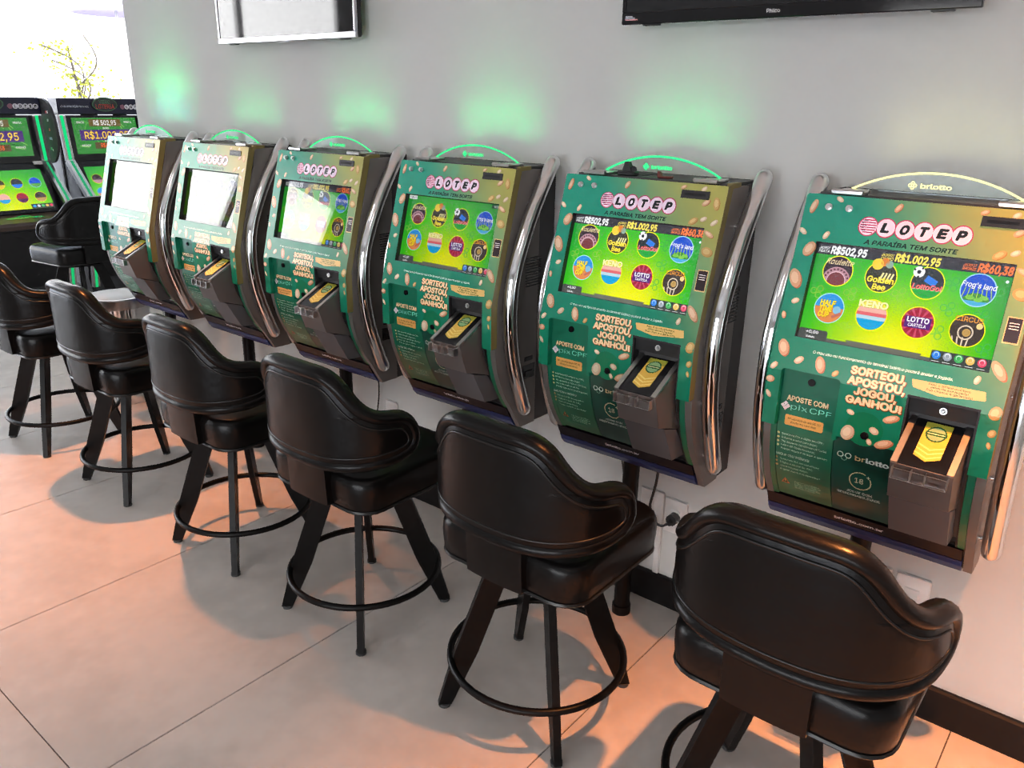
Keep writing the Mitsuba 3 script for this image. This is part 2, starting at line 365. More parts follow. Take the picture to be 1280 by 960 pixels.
def back_panel():
    """padded slab inside the border: outer and inner faces with a soft bulge"""
    pg = sg.Polygon(outline())
    v, f = trimesh.creation.triangulate_polygon(pg.simplify(0.0008), engine='earcut')
    v3, f = trimesh.remesh.subdivide_to_size(np.c_[v, np.zeros(len(v))], f, 0.022, max_iter=12)
    m0 = trimesh.Trimesh(v3, f, process=True); v = m0.vertices[:, :2]; f = m0.faces
    ring = pg.exterior
    d = np.array([ring.distance(sg.Point(q)) for q in v])
    bul = np.clip(d / 0.055, 0, 1); bul = 1 - (1 - bul) ** 2
    d = np.round(d, 6)
    vo = on_back(v[:, 0], v[:, 1], 0.010 + 0.014 * bul); vi = on_back(v[:, 0], v[:, 1], -0.010 - 0.022 * bul)
    n = len(v)
    # side wall along the boundary edges
    e = np.sort(f[:, [0, 1, 1, 2, 2, 0]].reshape(-1, 2), 1); u, c = np.unique(e, axis=0, return_counts=True); bd = u[c == 1]
    side = np.vstack([np.c_[bd[:, 0], bd[:, 1], bd[:, 1] + n], np.c_[bd[:, 0], bd[:, 1] + n, bd[:, 0] + n]])
    m = trimesh.Trimesh(np.vstack([vo, vi]), np.vstack([f, f[:, ::-1] + n, side]), process=False)
    m.fix_normals(); return m
def back_border():
    o = outline(0.012, 320)
    p = on_back(o[:, 0], o[:, 1], 0.002)
    # direction across the surface = outward normal of the curve
    q = on_back(o[:, 0], o[:, 1], 0.012) - on_back(o[:, 0], o[:, 1], 0.002); q /= np.linalg.norm(q, axis=1, keepdims=True)
    n = len(p); t = np.roll(p, -1, 0) - np.roll(p, 1, 0); t /= np.linalg.norm(t, axis=1, keepdims=True)
    b = np.cross(t, q); b /= np.linalg.norm(b, axis=1, keepdims=True); q = np.cross(b, t)
    k = 14; ang = np.arange(k) * 2 * np.pi / k
    w = np.interp(o[:, 1], [0.60, 0.63, 0.72, 0.86], [0.024, 0.024, 0.026, 0.030])
    v = p[:, None] + w[:, None, None] * np.cos(ang)[None, :, None] * q[:, None] + 0.019 * np.sin(ang)[None, :, None] * b[:, None]
    f = []
    for i in range(n):
        j = (i + 1) % n
        for l in range(k):
            m = (l + 1) % k
            f += [[i * k + l, i * k + m, j * k + m], [i * k + l, j * k + m, j * k + l]]
    m = trimesh.Trimesh(v.reshape(-1, 3), np.array(f), process=False); m.fix_normals(); return m
def piping(inset, off, r):
    o = outline(inset, 220)
    return tube(on_back(o[:, 0], o[:, 1], off), r, 6, closed=True)
def seat_mesh():
    sq = sg.box(-0.222, -0.192, 0.222, 0.225).buffer(-0.07).buffer(0.07, quad_segs=8)
    ring = np.array([sq.exterior.interpolate(t, normalized=True).coords[0] for t in np.linspace(0, 1, 72, endpoint=False)])
    c = np.array([0, 0.015])
    prof = [(0.90, 0.472), (0.965, 0.474), (0.99, 0.486), (1.0, 0.510), (1.005, 0.534), (1.0, 0.556), (0.975, 0.571), (0.92, 0.580), (0.75, 0.588), (0.45, 0.593), (0.0, 0.595)]
    v, f = [], []
    for s, z in prof: v.append(np.c_[c + (ring - c) * s, np.full(72, z)])
    v.insert(0, np.c_[np.tile(c, (72, 1)), np.full(72, 0.472)])
    v = np.vstack(v); n = 72
    for i in range(len(prof)):
        for j in range(n):
            l = (j + 1) % n; f += [[i * n + j, i * n + l, (i + 1) * n + l], [i * n + j, (i + 1) * n + l, (i + 1) * n + j]]
    m = trimesh.Trimesh(v, np.array(f), process=True); m.fix_normals()
    seam = tube(np.c_[c + (ring - c) * 0.978, np.full(n, 0.476)], 0.006, 6, closed=True)
    return m, seam
def plate_mesh():
    """upholstered bracket between the seat and the back"""
    o = []
    xs = np.linspace(-0.085, 0.085, 9)
    lo, hi = 0.478, 0.622
    def row(z, off): 
        return np.array([[x, np.interp(x, BP[60:341, 0], BP[60:341, 1]) + off, z] for x in xs])
    A, B, C, D = row(lo, 0.004), row(hi, -0.002), row(hi, 0.03), row(lo, 0.035)
    v = np.vstack([A, B, C, D]); n = 9; f = []
    for a, b in ((0, 1), (1, 2), (2, 3), (3, 0)):
        for i in range(n - 1): f += [[a * n + i, a * n + i + 1, b * n + i + 1], [a * n + i, b * n + i + 1, b * n + i]]
    for i in (0, n - 1): f += [[i, n + i, 2 * n + i], [i, 2 * n + i, 3 * n + i]]
    m = trimesh.Trimesh(v, np.array(f), process=False); m.fix_normals(); return m
def leg_mesh(a):
    prof = [(0.061, 0.452), (0.086, 0.395), (0.165, 0.166), (0.236, 0.008), (0.272, 0.008), (0.228, 0.170), (0.150, 0.395), (0.128, 0.452)]
    m = extrude(prof, 0.020); v = m.vertices.copy(); v[:, 2] -= 0.010
    m.vertices = np.stack([v[:, 0] * math.cos(a) - v[:, 2] * math.sin(a), v[:, 0] * math.sin(a) + v[:, 2] * math.cos(a), v[:, 1]], -1); m.fix_normals()
    return m
def foot_mesh(a):
    return disc([0.254 * math.cos(a), 0.254 * math.sin(a), 0.005], 0.016, 0.010, [0, 0, 1], 14)
STOOL = {}
_seat, _seam = seat_mesh()
STOOL['seat'] = mikit.ply(_seat, 'm_leather', 40); STOOL['seat__seam'] = mikit.ply(_seam, 'm_piping', 50)
STOOL['backrest'] = mikit.ply(back_panel(), 'm_leather', 50)
STOOL['backrest__border'] = mikit.ply(back_border(), 'm_leather', True)
STOOL['backrest__piping'] = mikit.ply(piping(0.040, 0.0225, 0.0036), 'm_piping', True)
STOOL['bracket'] = mikit.ply(plate_mesh(), 'm_leather', 30)
BASE = {}
BASE['mount_plate'] = mikit.ply(cat(box(-0.11, 0.11, -0.11, 0.11, 0.444, 0.458, 0.003), disc([0, 0, 0.466], 0.09, 0.016, [0, 0, 1])), 'm_black_metal')
for i in range(4):
    BASE[num('leg', i)] = mikit.ply(leg_mesh(i * math.pi / 2), 'm_black_metal')
    BASE[num('leg', i) + '__foot'] = mikit.ply(foot_mesh(i * math.pi / 2), 'm_rubber')
t_ = np.linspace(0, 2 * np.pi, 73)[:-1]
BASE['foot_ring'] = mikit.ply(tube(np.stack([0.236 * np.cos(t_), 0.236 * np.sin(t_), 0 * t_ + 0.1466], -1), 0.0098, 10, closed=True), 'm_black_metal', True)
ORD = ['first', 'second', 'third', 'fourth', 'fifth', 'sixth']
STOOLS = [(-3.498, -0.4218, -133.9, 0, 'black vinyl swivel stool at the left photo edge, facing the farthest wall terminal'),
          (-2.770, -0.4054, -135.3, 0, 'black vinyl swivel stool with the steel bin right behind its backrest'),
          (-2.009, -0.4148, -133.2, 0, 'black vinyl swivel stool facing the third wall terminal from the left'),
          (-1.352, -0.4061, -135.0, 0, 'black vinyl swivel stool facing the fourth wall terminal from the left'),
          (-0.667, -0.3878, -130.5, 0, 'black vinyl swivel stool facing the terminal that has a small gadget on its top'),
          (0.008, -0.4049, -136.5, 0, 'black vinyl swivel stool nearest the camera, legs cut by the bottom edge'),
          (-5.12, 0.43, -20, 98, 'black vinyl swivel stool in front of the far gaming cabinets, its back towards the camera')]
for i, (x, y, a, yaw, text) in enumerate(STOOLS):
    key = num('bar_stool', i)
    lift = 0.06 if yaw else 0.0          # the far stool is a taller one
    for n_, d in STOOL.items(): scene[f'{key}__{n_}'] = {**d, 'to_world': T().translate([x + (0.018 if yaw == 0 else 0), y, lift]).rotate([0, 0, 1], yaw)}
    for n_, d in BASE.items(): scene[f'{key}__{n_}'] = {**d, 'to_world': T().translate([x, y, 0]).rotate([0, 0, 1], a).scale([1, 1, (0.474 + lift) / 0.474])}
    lab(key, text, 'stool', 'bar stools in front of the machines')

# ------------------------------------------------------------------ lottery terminals on the wall
XM = [-3.37577, -2.69933, -2.01812, -1.34675, -0.67888, 0.0]
Z_BEND, Y_BEND = 0.982, -0.0795
def face_y(z):
    return np.where(np.asarray(z) > Z_BEND, 0.028 - (1.378 - np.asarray(z, float)) * 0.2716, Y_BEND)
NRM = np.array([0, -0.965, 0.262])
def on_face(x, z, off):
    x, z, off = np.broadcast_arrays(x, z, off)
    up = (z > Z_BEND)
    return np.stack([x, face_y(z) + np.where(up, NRM[1], -1) * off, z + np.where(up, NRM[2], 0) * off], -1)
def on_screen(x, z, off): return on_face(x, z, off - 0.017)
R_LOW, Z_LOW = 0.413, 0.88
def low_y(z):
    d = np.clip(Z_LOW - np.asarray(z, float), 0, R_LOW * 0.98)
    return -0.062 + R_LOW - np.sqrt(R_LOW ** 2 - d ** 2)
def on_low(x, z, off):
    x, z, off = np.broadcast_arrays(x, z, off)
    d = np.clip(Z_LOW - z, 0, R_LOW * 0.98) / R_LOW
    return np.stack([x, low_y(z) - np.sqrt(1 - d * d) * off, z - d * off], -1)

def fascia_mesh():
    th = 0.026
    up = sg.box(-0.244, Z_BEND, 0.241, 1.378).buffer(-0.006).buffer(0.006, quad_segs=3).union(sg.box(-0.244, Z_BEND, 0.241, 1.1)).difference(sg.box(-0.2, 1.0625, 0.2, 1.2755))
    housing = sg.box(0.0640, 0.60, 0.2045, 0.989).buffer(-0.01).buffer(0.01)
    recess = sg.box(-0.2115, 0.60, -0.076, 0.9885).buffer(-0.008).buffer(0.008)
    up = up.difference(housing).difference(recess)
    lo = cat_poly = sg.box(-0.244, 0.845, 0.241, Z_BEND).difference(sg.box(-0.0665, 0.8, 0.07, 0.856)).difference(housing).difference(recess)
    parts, uvs = [], []
    for pg, u in ((up, True), (lo, False)):
        for g in getattr(pg, 'geoms', [pg]):
            m = extrude(g, th); v = m.vertices
            uvs.append(v[:, :2].copy())
            if u:
                P = np.stack([v[:, 0], 0.028 - (1.378 - v[:, 1]) * 0.2716, v[:, 1]], -1) + (th - v[:, 2])[:, None] * np.where((v[:, 1] > Z_BEND + 1e-5)[:, None], -NRM, [0, 1.0, 0])
            else:
                P = np.stack([v[:, 0], np.full(len(v), Y_BEND) + (th - v[:, 2]), v[:, 1]], -1)
            parts.append(trimesh.Trimesh(P, m.faces[:, ::-1] if False else m.faces, process=False))
    m = cat(*parts)
    if m.volume < 0: m.invert()
    return m, np.vstack(uvs)
def low_panel(x0, x1, z0, z1, th, off=0.0, r=0.004):
    pg = sg.box(x0, z0, x1, z1).buffer(-r).buffer(r, quad_segs=3)
    v, f = trimesh.creation.triangulate_polygon(pg, engine='earcut')
    v3, f = trimesh.remesh.subdivide_to_size(np.c_[v, np.zeros(len(v))], f, 0.03, max_iter=12)
    m0 = trimesh.Trimesh(v3, f, process=True); v = m0.vertices; f = m0.faces
    m = extrude(pg, th)
    A, B = on_low(v[:, 0], v[:, 1], off), on_low(v[:, 0], v[:, 1], off - th)
    n = len(v); e = np.sort(f[:, [0, 1, 1, 2, 2, 0]].reshape(-1, 2), 1); u, c = np.unique(e, axis=0, return_counts=True); bd = u[c == 1]
    side = np.vstack([np.c_[bd[:, 0], bd[:, 1], bd[:, 1] + n], np.c_[bd[:, 0], bd[:, 1] + n, bd[:, 0] + n]])
    m = trimesh.Trimesh(np.vstack([A, B]), np.vstack([f, f[:, ::-1] + n, side]), process=False); m.fix_normals()
    return m, np.vstack([v[:, :2], v[:, :2]])

def coin(a, x, z, r, rot, sq=0.55, tone=0):
    edge, facec, hi = [('#a46a46', '#c29a78', '#d8b99a'), ('#b09878', '#c8b496', '#dccdb4'), ('#a0783c', '#b89458', '#ccb078')][tone]
    a.circle(x + r * 0.16, z - r * 0.10, r, edge, 1, 8, rx=r * sq, rot=rot)
    a.circle(x, z, r, facec, 1.5, 8, rx=r * sq, rot=rot)
    a.circle(x - r * 0.03, z + r * 0.04, r * 0.62, hi, 2, 8, rx=r * 0.62 * sq, rot=rot)
def clover(a, x, z, r, col, layer=2, w=None):
    for dx, dz in ((-1, 0), (1, 0), (0, 1), (0, -1)):
        a.ring(x + dx * r * .62, z + dz * r * .62, r * .52, w or r * .2, col, layer, 6)

# ---- print on the green fascia
fa = Art()
COINS = [(-.224, 1.351, .019, -18, .38, 0), (-.169, 1.370, .010, 60, .6, 1), (-.043, 1.362, .013, -35, .5, 0), (.121, 1.368, .010, -65, .5, 0), (-.236, 1.295, .012, 55, .55, 1), (-.182, 1.291, .012, -30, .5, 1),
          (-.213, 1.258, .021, -30, .62, 0), (-.229, 1.190, .026, 22, .60, 0), (-.217, 1.141, .011, -60, .6, 1), (-.236, 1.106, .010, 10, .6, 0), (-.219, 1.034, .023, 18, .62, 0), (-.178, 1.013, .014, -50, .55, 1),
          (-.232, .991, .012, -40, .55, 1), (-.236, .957, .012, -70, .8, 0), (-.236, .920, .012, 30, .5, 1), (-.129, 1.012, .022, 14, .55, 0), (-.092, 1.000, .010, -40, .6, 2), (.216, 1.070, .026, 38, .45, 0),
          (.183, 1.045, .011, -20, .55, 1), (.229, .988, .017, -20, .75, 2), (.231, .945, .011, -30, .7, 2), (.230, .918, .009, 10, .5, 2), (-.045, .921, .010, 75, .7, 1), (.040, .926, .021, -62, .42, 0), (-.045, .872, .022, -20, .7, 1),
          (.010, .890, .012, 70, .8, 1), (.004, .862, .009, 20, .7, 1), (.034, .865, .024, -62, .42, 0), (.165, 1.289, .016, -55, .5, 2), (.192, 1.296, .011, -60, .55, 1), (.219, 1.220, .018, 80, .75, 2), (.190, 1.335, .014, -55, .5, 0), (.218, 1.335, .018, 10, .55, 2),
          (.222, 1.290, .013, -50, .45, 1), (.214, 1.262, .017, 65, .4, 0), (.178, 1.367, .010, -50, .6, 1)]
COIN_M = []
for c in COINS:
    a = Art(); coin(a, c[0], c[1], c[2] * 0.83, *c[3:]); COIN_M.append(a.build(on_face))
BX = [-.0965, -.0590, -.0205, .0168, .0540, .0905]
BALL_M = []
for i, x in enumerate(BX):
    fa = Art()
    fa.circle(x, 1.3185, .0208, '#b3345f', 2.5, 12)
    fa.circle(x, 1.3185, .0186, '#e9d3e4', 3, 12)
    if i == 0:
        for q in range(6): fa.rect(x - [.010, .015, .017, .017, .015, .010][q], x + [.012, .016, .017, .017, .016, .012][q], 1.3185 + .0125 - q * .0052, 1.3185 + .0125 - q * .0052 + .0022, '#c8355f' if q % 2 == 0 else '#b3345f', 4)
        for q in range(5): fa.rect(x - [.013, .0155, .0165, .0155, .012][q], x - [.002, .006, .003, .008, .004][q], 1.3185 + .0115 - q * .0052, 1.3185 + .0115 - q * .0052 + .0016, '#2a3352', 5)
    else:
        fa.text('LOTEP'[i - 1], x - .0020, 1.3185 - .0085, .0170, '#12181c', 4, slant=.24, align='c', width=.0180, heavy=.07)
    BALL_M.append(fa.build(on_face))
fa = Art()
fa.text('A PARAÍBA TEM SORTE', -.0975, 1.2815, .0088, '#0b2f2a', 3, slant=.25, width=.186, heavy=.02)
TAG_M = fa.build(on_face); fa = Art()
fa.text('O mau uso ou funcionamento do terminal lotérico poderá anular a jogada.', -.150, 1.0335, .0062, '#cfeede', 3, slant=.15, width=.291)
NOTE_M = fa.build(on_face); fa = Art(); SLOGAN_M = []
for tx, x, z, w in (('SORTEOU,', -.0605, 1.0085, .116), ('APOSTOU,', -.0625, .9865, .120), ('JOGOU,', -.0455, .9650, .090), ('GANHOU!', -.0600, .9430, .118)):
    fa.text(tx, x - .0006, z - .0014, .0155, '#5d3a1c', 2.5, width=w + .0035, heavy=.13); fa.text(tx, x + .0006, z - .0008, .0155, '#c98a52', 2.7, width=w + .0005, heavy=.06)
    fa.text(tx, x, z, .0155, '#f2d2a6', 3, width=w, heavy=.045); SLOGAN_M.append(fa.build(on_face)); fa = Art()
fa.poly(sg.Polygon([(.064, 1.022), (.204, 1.025), (.208, 1.0065), (.186, 1.0045), (.120, .9975), (.070, 1.006)]).buffer(-.002).buffer(.002), '#d9b46a', 2)
for tx, x, z, w in (('Aqui, o sorteio acontece', .098, 1.0168, .080), ('antes da sua jogada!', .103, 1.0108, .072), ('Sua chance é garantida!', .096, 1.0048, .088)): fa.text(tx, x, z, .0042, '#4d5a20', 3, width=w)
CALLOUT_M = fa.build(on_face); fa = Art()
fa.circle(-.010, .888, .040, '#0b6b46', 0.6, 12); DISC_M = fa.build(on_face); fa = Art()
fa.rect(.2075, .2365, 1.124, 1.1765, '#d6b27c', 2, .001); fa.rect(.2095, .2345, 1.127, 1.174, '#2b1d20', 3, .001)
for q in range(3): fa.rect(.213, .231, 1.163 - q * .0055, 1.165 - q * .0055, '#d8d0d0', 4)
fa_m, fa_c = fa.build(on_face)
# ---- print on the left payment door
DA = {}
da = Art()
da.text('APOSTE COM', -.1955, .9085, .0120, '#f2d6a8', 3, width=.097, heavy=.03, outline=('#7a4c22', .0010, -.0010))
DA['heading'] = da.build(on_low); da = Art()
for dx, dz in ((-1, 0), (1, 0), (0, 1), (0, -1)):
    da.poly(sa.rotate(sg.box(-.0042, -.0042, .0042, .0042).buffer(-.001).buffer(.001), 45).__class__(sa.translate(sa.rotate(sg.box(-.0040, -.0040, .0040, .0040), 45), -.1965 + dx * .0062, .8935 + dz * .0062)), '#efe3ea', 3)
DA['payment_emblem'] = da.build(on_low); da = Art()
da.text('pix', -.184, .8880, .0132, '#79c9b4', 3, width=.040, bold=False); da.text('CPF', -.139, .8880, .0132, '#7fe0c4', 3, width=.050, bold=False)
DA['payment_lettering'] = da.build(on_low); da = Art()
da.rect(-.194, -.103, .8455, .8725, '#dca65a', 2, .004); da.text('em apostas de até R$ 50', -.187, .8610, .0052, '#8a6a34', 3, width=.077); da.text('direto no terminal', -.180, .8520, .0052, '#8a6a34', 3, width=.062)
DA['amount_label'] = da.build(on_low); da = Art()
for q, (tx, w) in enumerate((('Selecione PIX e digite seu CPF;', .100), ('Informe o valor para jogar;', .086), ('Vai aparecer na tela um QR Code;', .108), ('Leia o QR Code no celular;', .082), ('Pronto! Agora é só jogar e ganhar!', .111))):
    if q < 4: da.circle(-.2055, .8205 - q * .0113, .0032, '#d9d49a', 3, 6)
    da.text(tx, -.1975, .8180 - q * .0103, .0050, '#bfe3cf', 3, width=w); DA[num('instruction_line', q)] = da.build(on_low); da = Art()
da.text('SAQUE SEU PRÊMIO!', -.2100, .7585, .0064, '#d8efe0', 3, width=.082); DA['subheading'] = da.build(on_low); da = Art()
for q, (tx, w) in enumerate((('Selecione PIX em seu prêmio;', .096), ('Digite a chave do PIX;', .080), ('Confirme seus dados;', .068), ('Pronto! Agora é só aproveitar!', .097))):
    if q < 3: da.circle(-.2080, .7500 - q * .0115, .0030, '#c9a46a', 3, 6)
    da.text(tx, -.1990, .7460 - q * .0108, .0046, '#a9d6bc', 3, width=w); DA[num('instruction_line', q + 5)] = da.build(on_low); da = Art()
da.poly(sg.Polygon([(-.199, .672), (-.178, .672), (-.1885, .690)]), '#c0633a', 3); da.poly(sg.Polygon([(-.1955, .6738), (-.1815, .6738), (-.1885, .6862)]), '#1c3a22', 4); da.rect(-.1893, -.1877, .6775, .6835, '#e8c08a', 5)
DA['warning_sign'] = da.build(on_low); da = Art()
for q in range(5): da.text(['Jogue com responsabilidade', 'o valor mínimo da aposta', 'consulte o regulamento', 'em caso de dúvidas fale', 'com nosso atendimento'][q], -.166, .6830 - q * .0052, .0034, '#8fc7a4', 3, width=[.062, .066, .058, .064, .050][q])
DA['small_print'] = da.build(on_low)
# ---- print on the dark door
KA = {}
ka = Art()
for x, dx in ((-.0575, 0), (-.0395, 0)): ka.ring(x, .8065, .0075, .0024, '#dfe9e2', 3)
ka.ring(-.0485, .7985, .0072, .0022, '#6f9a86', 2.8); ka.ring(-.0485, .8145, .0040, .0014, '#0f4a35', 2.6)
ka.text('br', -.0245, .8000, .0120, '#d8b888', 3, width=.0225); ka.text('lotto', -.0005, .8000, .0120, '#dfe9e6', 3, width=.0505, heavy=.03)
KA['logo'] = ka.build(on_low); ka = Art()
ring = sg.Point(-.0085, .7450).buffer(.0255, quad_segs=12).difference(sg.Point(-.0085, .7450).buffer(.0226, quad_segs=12)).difference(sg.box(.003, .757, .03, .775))
ka.poly(ring, '#d9cda8', 3); ka.text('18', -.0210, .7385, .0140, '#e4dcc0', 3, width=.0200); ka.text('+', .0050, .7560, .0110, '#e4dcc0', 3, width=.0085)
KA['age_badge'] = ka.build(on_low); ka = Art()
ka.text('JOGUE COM', -.0385, .7060, .0064, '#dfeee6', 3, width=.058); ka.text('RESPONSABILIDADE', -.0600, .6950, .0064, '#dfeee6', 3, width=.098)
KA['motto'] = ka.build(on_low)

# ---- the menu on the display
def disp_bg(jack):
    nx, nz = 48, 28
    X, Z = np.meshgrid(np.linspace(-.1985, .1985, nx), np.linspace(1.0635, 1.2745, nz)); x, z = X.ravel(), Z.ravel()
    P = on_screen(x, z, 0.0)
    i, j = np.meshgrid(np.arange(nz - 1), np.arange(nx - 1), indexing='ij'); a = (i * nx + j).ravel()
    f = np.vstack([np.c_[a, a + 1, a + nx + 1], np.c_[a, a + nx + 1, a + nx]])
    d = np.hypot((x - 0.015) / 1.25, (z - 1.062) * 1.05) + 0.10 * np.clip(np.abs(x - .0) - .12, 0, 1) * 3 + .035 * (x > 0.08) * np.clip(x - .08, 0, 1) * 8
    stops = [(0, '#fdf300'), (.045, '#eff000'), (.09, '#b4e000'), (.135, '#6fcf08'), (.18, '#34be16'), (.23, '#18a62c'), (.30, '#128a3a')]
    C_ = np.stack([np.interp(d, [s for s, _ in stops], [srgb(c)[q] for _, c in stops]) for q in range(3)], -1)
    return trimesh.Trimesh(P, f, process=False), C_
def display_art(jack):
    a = Art(0.00015); o = {}
    for cx, cz in [(-.178, 1.170), (-.105, 1.176), (-.005, 1.190), (.095, 1.175), (.160, 1.170), (.085, 1.125), (.178, 1.105), (.178, 1.215), (.092, 1.225), (.025, 1.152), (-.095, 1.105)]:
        for dx, dz in ((-.008, 0), (.006, .006), (.004, -.009)): a.ring(cx + dx, cz + dz, .0072, .0016, (.30, .62, .05) if cx < .08 else (.06, .48, .09), .5, 6)
    o['clover_pattern'] = a.build(on_screen); a = Art(0.00015)
    if jack:
        a.rect(-.1985, .1985, 1.2515, 1.2745, '#33333a', 1)
        for x, w, tx, col, lw in ((-.168, .078, 'R$502,95', '#f2f4f4', .026), (-.030, .090, 'R$1.002,95', '#ffe65a', .028), (.131, .064, 'R$60,38', '#ff7a3c', .027)):
            a.text(tx, x, 1.2550, .0155, col, 2, width=w, slant=.1, heavy=.045)
            a.text('JACKPOT', x - lw - .001, 1.2628, .0055, col, 2, width=lw - .002, slant=.15); a.text(['PRATA', 'OURO', 'BRONZE'][[-.168, -.030, .131].index(x)], x - lw - .001, 1.2556, .0055, col, 2, width=lw - .002, slant=.15)
        a.circle(.189, 1.242, .003, '#e8f4ff', 2); o['jackpot_bar'] = a.build(on_screen); a = Art(0.00015)
    else:
        a.rect(-.196, -.160, 1.2625, 1.2735, '#eef0f0', 1); a.text('+ R$0,00', -.193, 1.2655, .0055, '#555a5a', 2, width=.03)
        a.text('00:21:09', .170, 1.2650, .0055, '#e8f0ee', 2, width=.024); a.rect(.160, .196, 1.2625, 1.2735, '#2b4a34', 1); o['clock_bar'] = a.build(on_screen); a = Art(0.00015)
    a.rect(-.1985, .092, 1.0635, 1.0705, '#5f6360', 1); a.poly(sg.Polygon([(-.085, 1.0660), (.060, 1.0660), (.066, 1.0740), (-.090, 1.0740)]).buffer(.001), '#6a6d60', 1.5)
    a.poly(sg.box(-.1985, 1.0635, -.133, 1.0855).buffer(-.005).buffer(.005), '#4b4f4c', 1.6); a.text('+0,00', -.182, 1.0765, .0062, '#ffffff', 2, width=.028, slant=.1); a.text('Saldo', -.180, 1.0665, .0042, '#ffffff', 2, width=.020)
    o['credit_bar'] = a.build(on_screen); a = Art(0.00015)
    a.rect(.085, .1985, 1.0635, 1.0880, '#3c4440', 1.5, .003); o['button_bar'] = menu_buttons(a).build(on_screen)
    return o
def icon(a, kind, x, z):
    r = .0315
    ringc = {3: '#9fd8f0', 4: '#a8e8e0'}.get(kind, '#f4f000')
    a.circle(x, z, r + .0022, ringc, 2.0, 14); 
    base = {0: '#3a2b33', 1: '#3b3a2c', 2: '#2c3338', 3: '#1550c8', 4: '#2a93dc', 5: '#f0b4a4', 6: '#a01f3c', 7: '#453c36'}[kind]
    a.circle(x, z, r, base, 2.5, 14)
    disk = sg.Point(x, z).buffer(r, quad_segs=12)
    P = lambda p, c, l: a.poly(p.intersection(disk), c, l)
    if kind == 0:
        P(sg.Point(x, z - .022).buffer(.031).difference(sg.Point(x, z - .022).buffer(.021)), '#b98a96', 3); P(sg.Point(x, z - .022).buffer(.020), '#7a3a40', 3); P(sg.Point(x, z - .022).buffer(.021).difference(sg.Point(x, z - .022).buffer(.0195)), '#f0c8d0', 3.5)
        for q in range(9):
            t = math.pi * (.12 + .095 * q); P(sg.Point(x + .026 * math.cos(t), z - .022 + .026 * math.sin(t)).buffer(.0022), '#5a2430', 4)
        a.text('Roulette', x - .030, z + .014, .0125, '#ffe9b0', 5, width=.060, slant=.35, bold=False)
    if kind == 1:
        for dx, dz, rr, c in ((-.012, .026, .012, '#f6d23c'), (.002, .032, .009, '#d97f2a'), (.012, .028, .008, '#8fae9a')): a.circle(x + dx, z + dz, rr, c, 3.2, 8)
        for q in range(4): P(sa.rotate(sg.box(x - .001 + q * .007, z - .008, x + .003 + q * .007, z + .010), -18), '#f0e6a0', 3.4)
        a.text('Golden', x - .028, z - .012, .0115, '#ffe23c', 5, width=.056, slant=.1, heavy=.03); a.text('Bee', x - .014, z - .027, .0115, '#ffe23c', 5, width=.028, slant=.1, heavy=.03)
    if kind == 2:
        P(sg.box(x - .04, z - .04, x + .04, z - .012), '#22a63a', 3)
        a.circle(x - .021, z + .021, .0115, '#f2f4f4', 3.5, 8); a.circle(x - .021, z + .021, .004, '#20262a', 4, 4)
        for dx, dz in ((-.009, .004), (.006, .008), (.0, -.010)): a.circle(x - .021 + dx, z + .021 + dz, .0022, '#20262a', 4, 3)
        P(sa.rotate(sg.box(x - .006, z - .002, x + .018, z + .012), -25), '#2a7be0', 3.3)
        a.text('LottoGol', x - .029, z - .013, .0105, '#f0403c', 5, width=.058, slant=.2, outline=('#f6d8d0', .0007, -.0007))
    if kind == 3:
        P(sg.Point(x, z - .040).buffer(.034), '#3f8f3a', 3); P(sg.box(x - .04, z - .04, x + .04, z - .022), '#4ab0d8', 3.2)
        for q in range(7): P(sa.rotate(sg.box(x - .026 + q * .0085, z - .018, x - .0245 + q * .0085, z + .004), -12 + q * 4), '#b8d848', 3.4)
        for dx, dz in ((-.012, -.016), (.004, -.019), (.014, -.014)): P(sa.scale(sg.Point(x + dx, z + dz).buffer(.006), 1.4, .7), '#7cc84a', 3.5)
        a.text("Frog's land", x - .032, z + .006, .0100, '#ffffff', 5, width=.064, slant=.1, rot=-.05)
    if kind == 4:
        P(sg.box(x - .04, z - .04, x + .04, z + .002), '#e08a4a', 3); P(sg.Point(x + .018, z - .002).buffer(.009), '#8ac0dc', 3.2); P(sa.rotate(sg.box(x + .008, z - .016, x + .030, z - .010), 30), '#c07060', 3.3)
        for q, tx in enumerate(('HALF', 'TIME', 'CUP')): a.text(tx, x - .022, z + .006 - q * .0128, .0108, '#ffdc1e', 5, width=[.034, .029, .024][q], slant=.08, heavy=.05, outline=('#9a6a10', .0008, -.0008))
    if kind == 5:
        P(sg.box(x - .04, z - .04, x + .04, z - .010), '#10a4dc', 3); P(sg.box(x - .04, z - .010, x + .04, z - .002), '#b8d8e4', 3); P(sg.box(x - .04, z - .002, x + .04, z + .005), '#e06a70', 3); P(sg.box(x - .04, z + .016, x + .04, z + .04), '#e8e04a', 3)
        a.text('KENO', x - .031, z + .016, .0135, '#fff6b0', 5, width=.062, heavy=.04, outline=('#b8a020', .0008, -.0008))
    if kind == 6:
        for q in range(12):
            t = q * math.pi / 6; P(sg.Polygon([(x, z), (x + .05 * math.cos(t - .09), z + .05 * math.sin(t - .09)), (x + .05 * math.cos(t + .09), z + .05 * math.sin(t + .09))]), '#d04a68', 3)
        P(sg.box(x - .024, z - .010, x + .024, z + .010).buffer(.002), '#5a2a78', 4)
        a.text('LOTTO', x - .022, z + .0005, .0098, '#ffffff', 5, width=.044, heavy=.03); a.text('CARTELA', x - .018, z - .0092, .0066, '#ffffff', 5, width=.036)
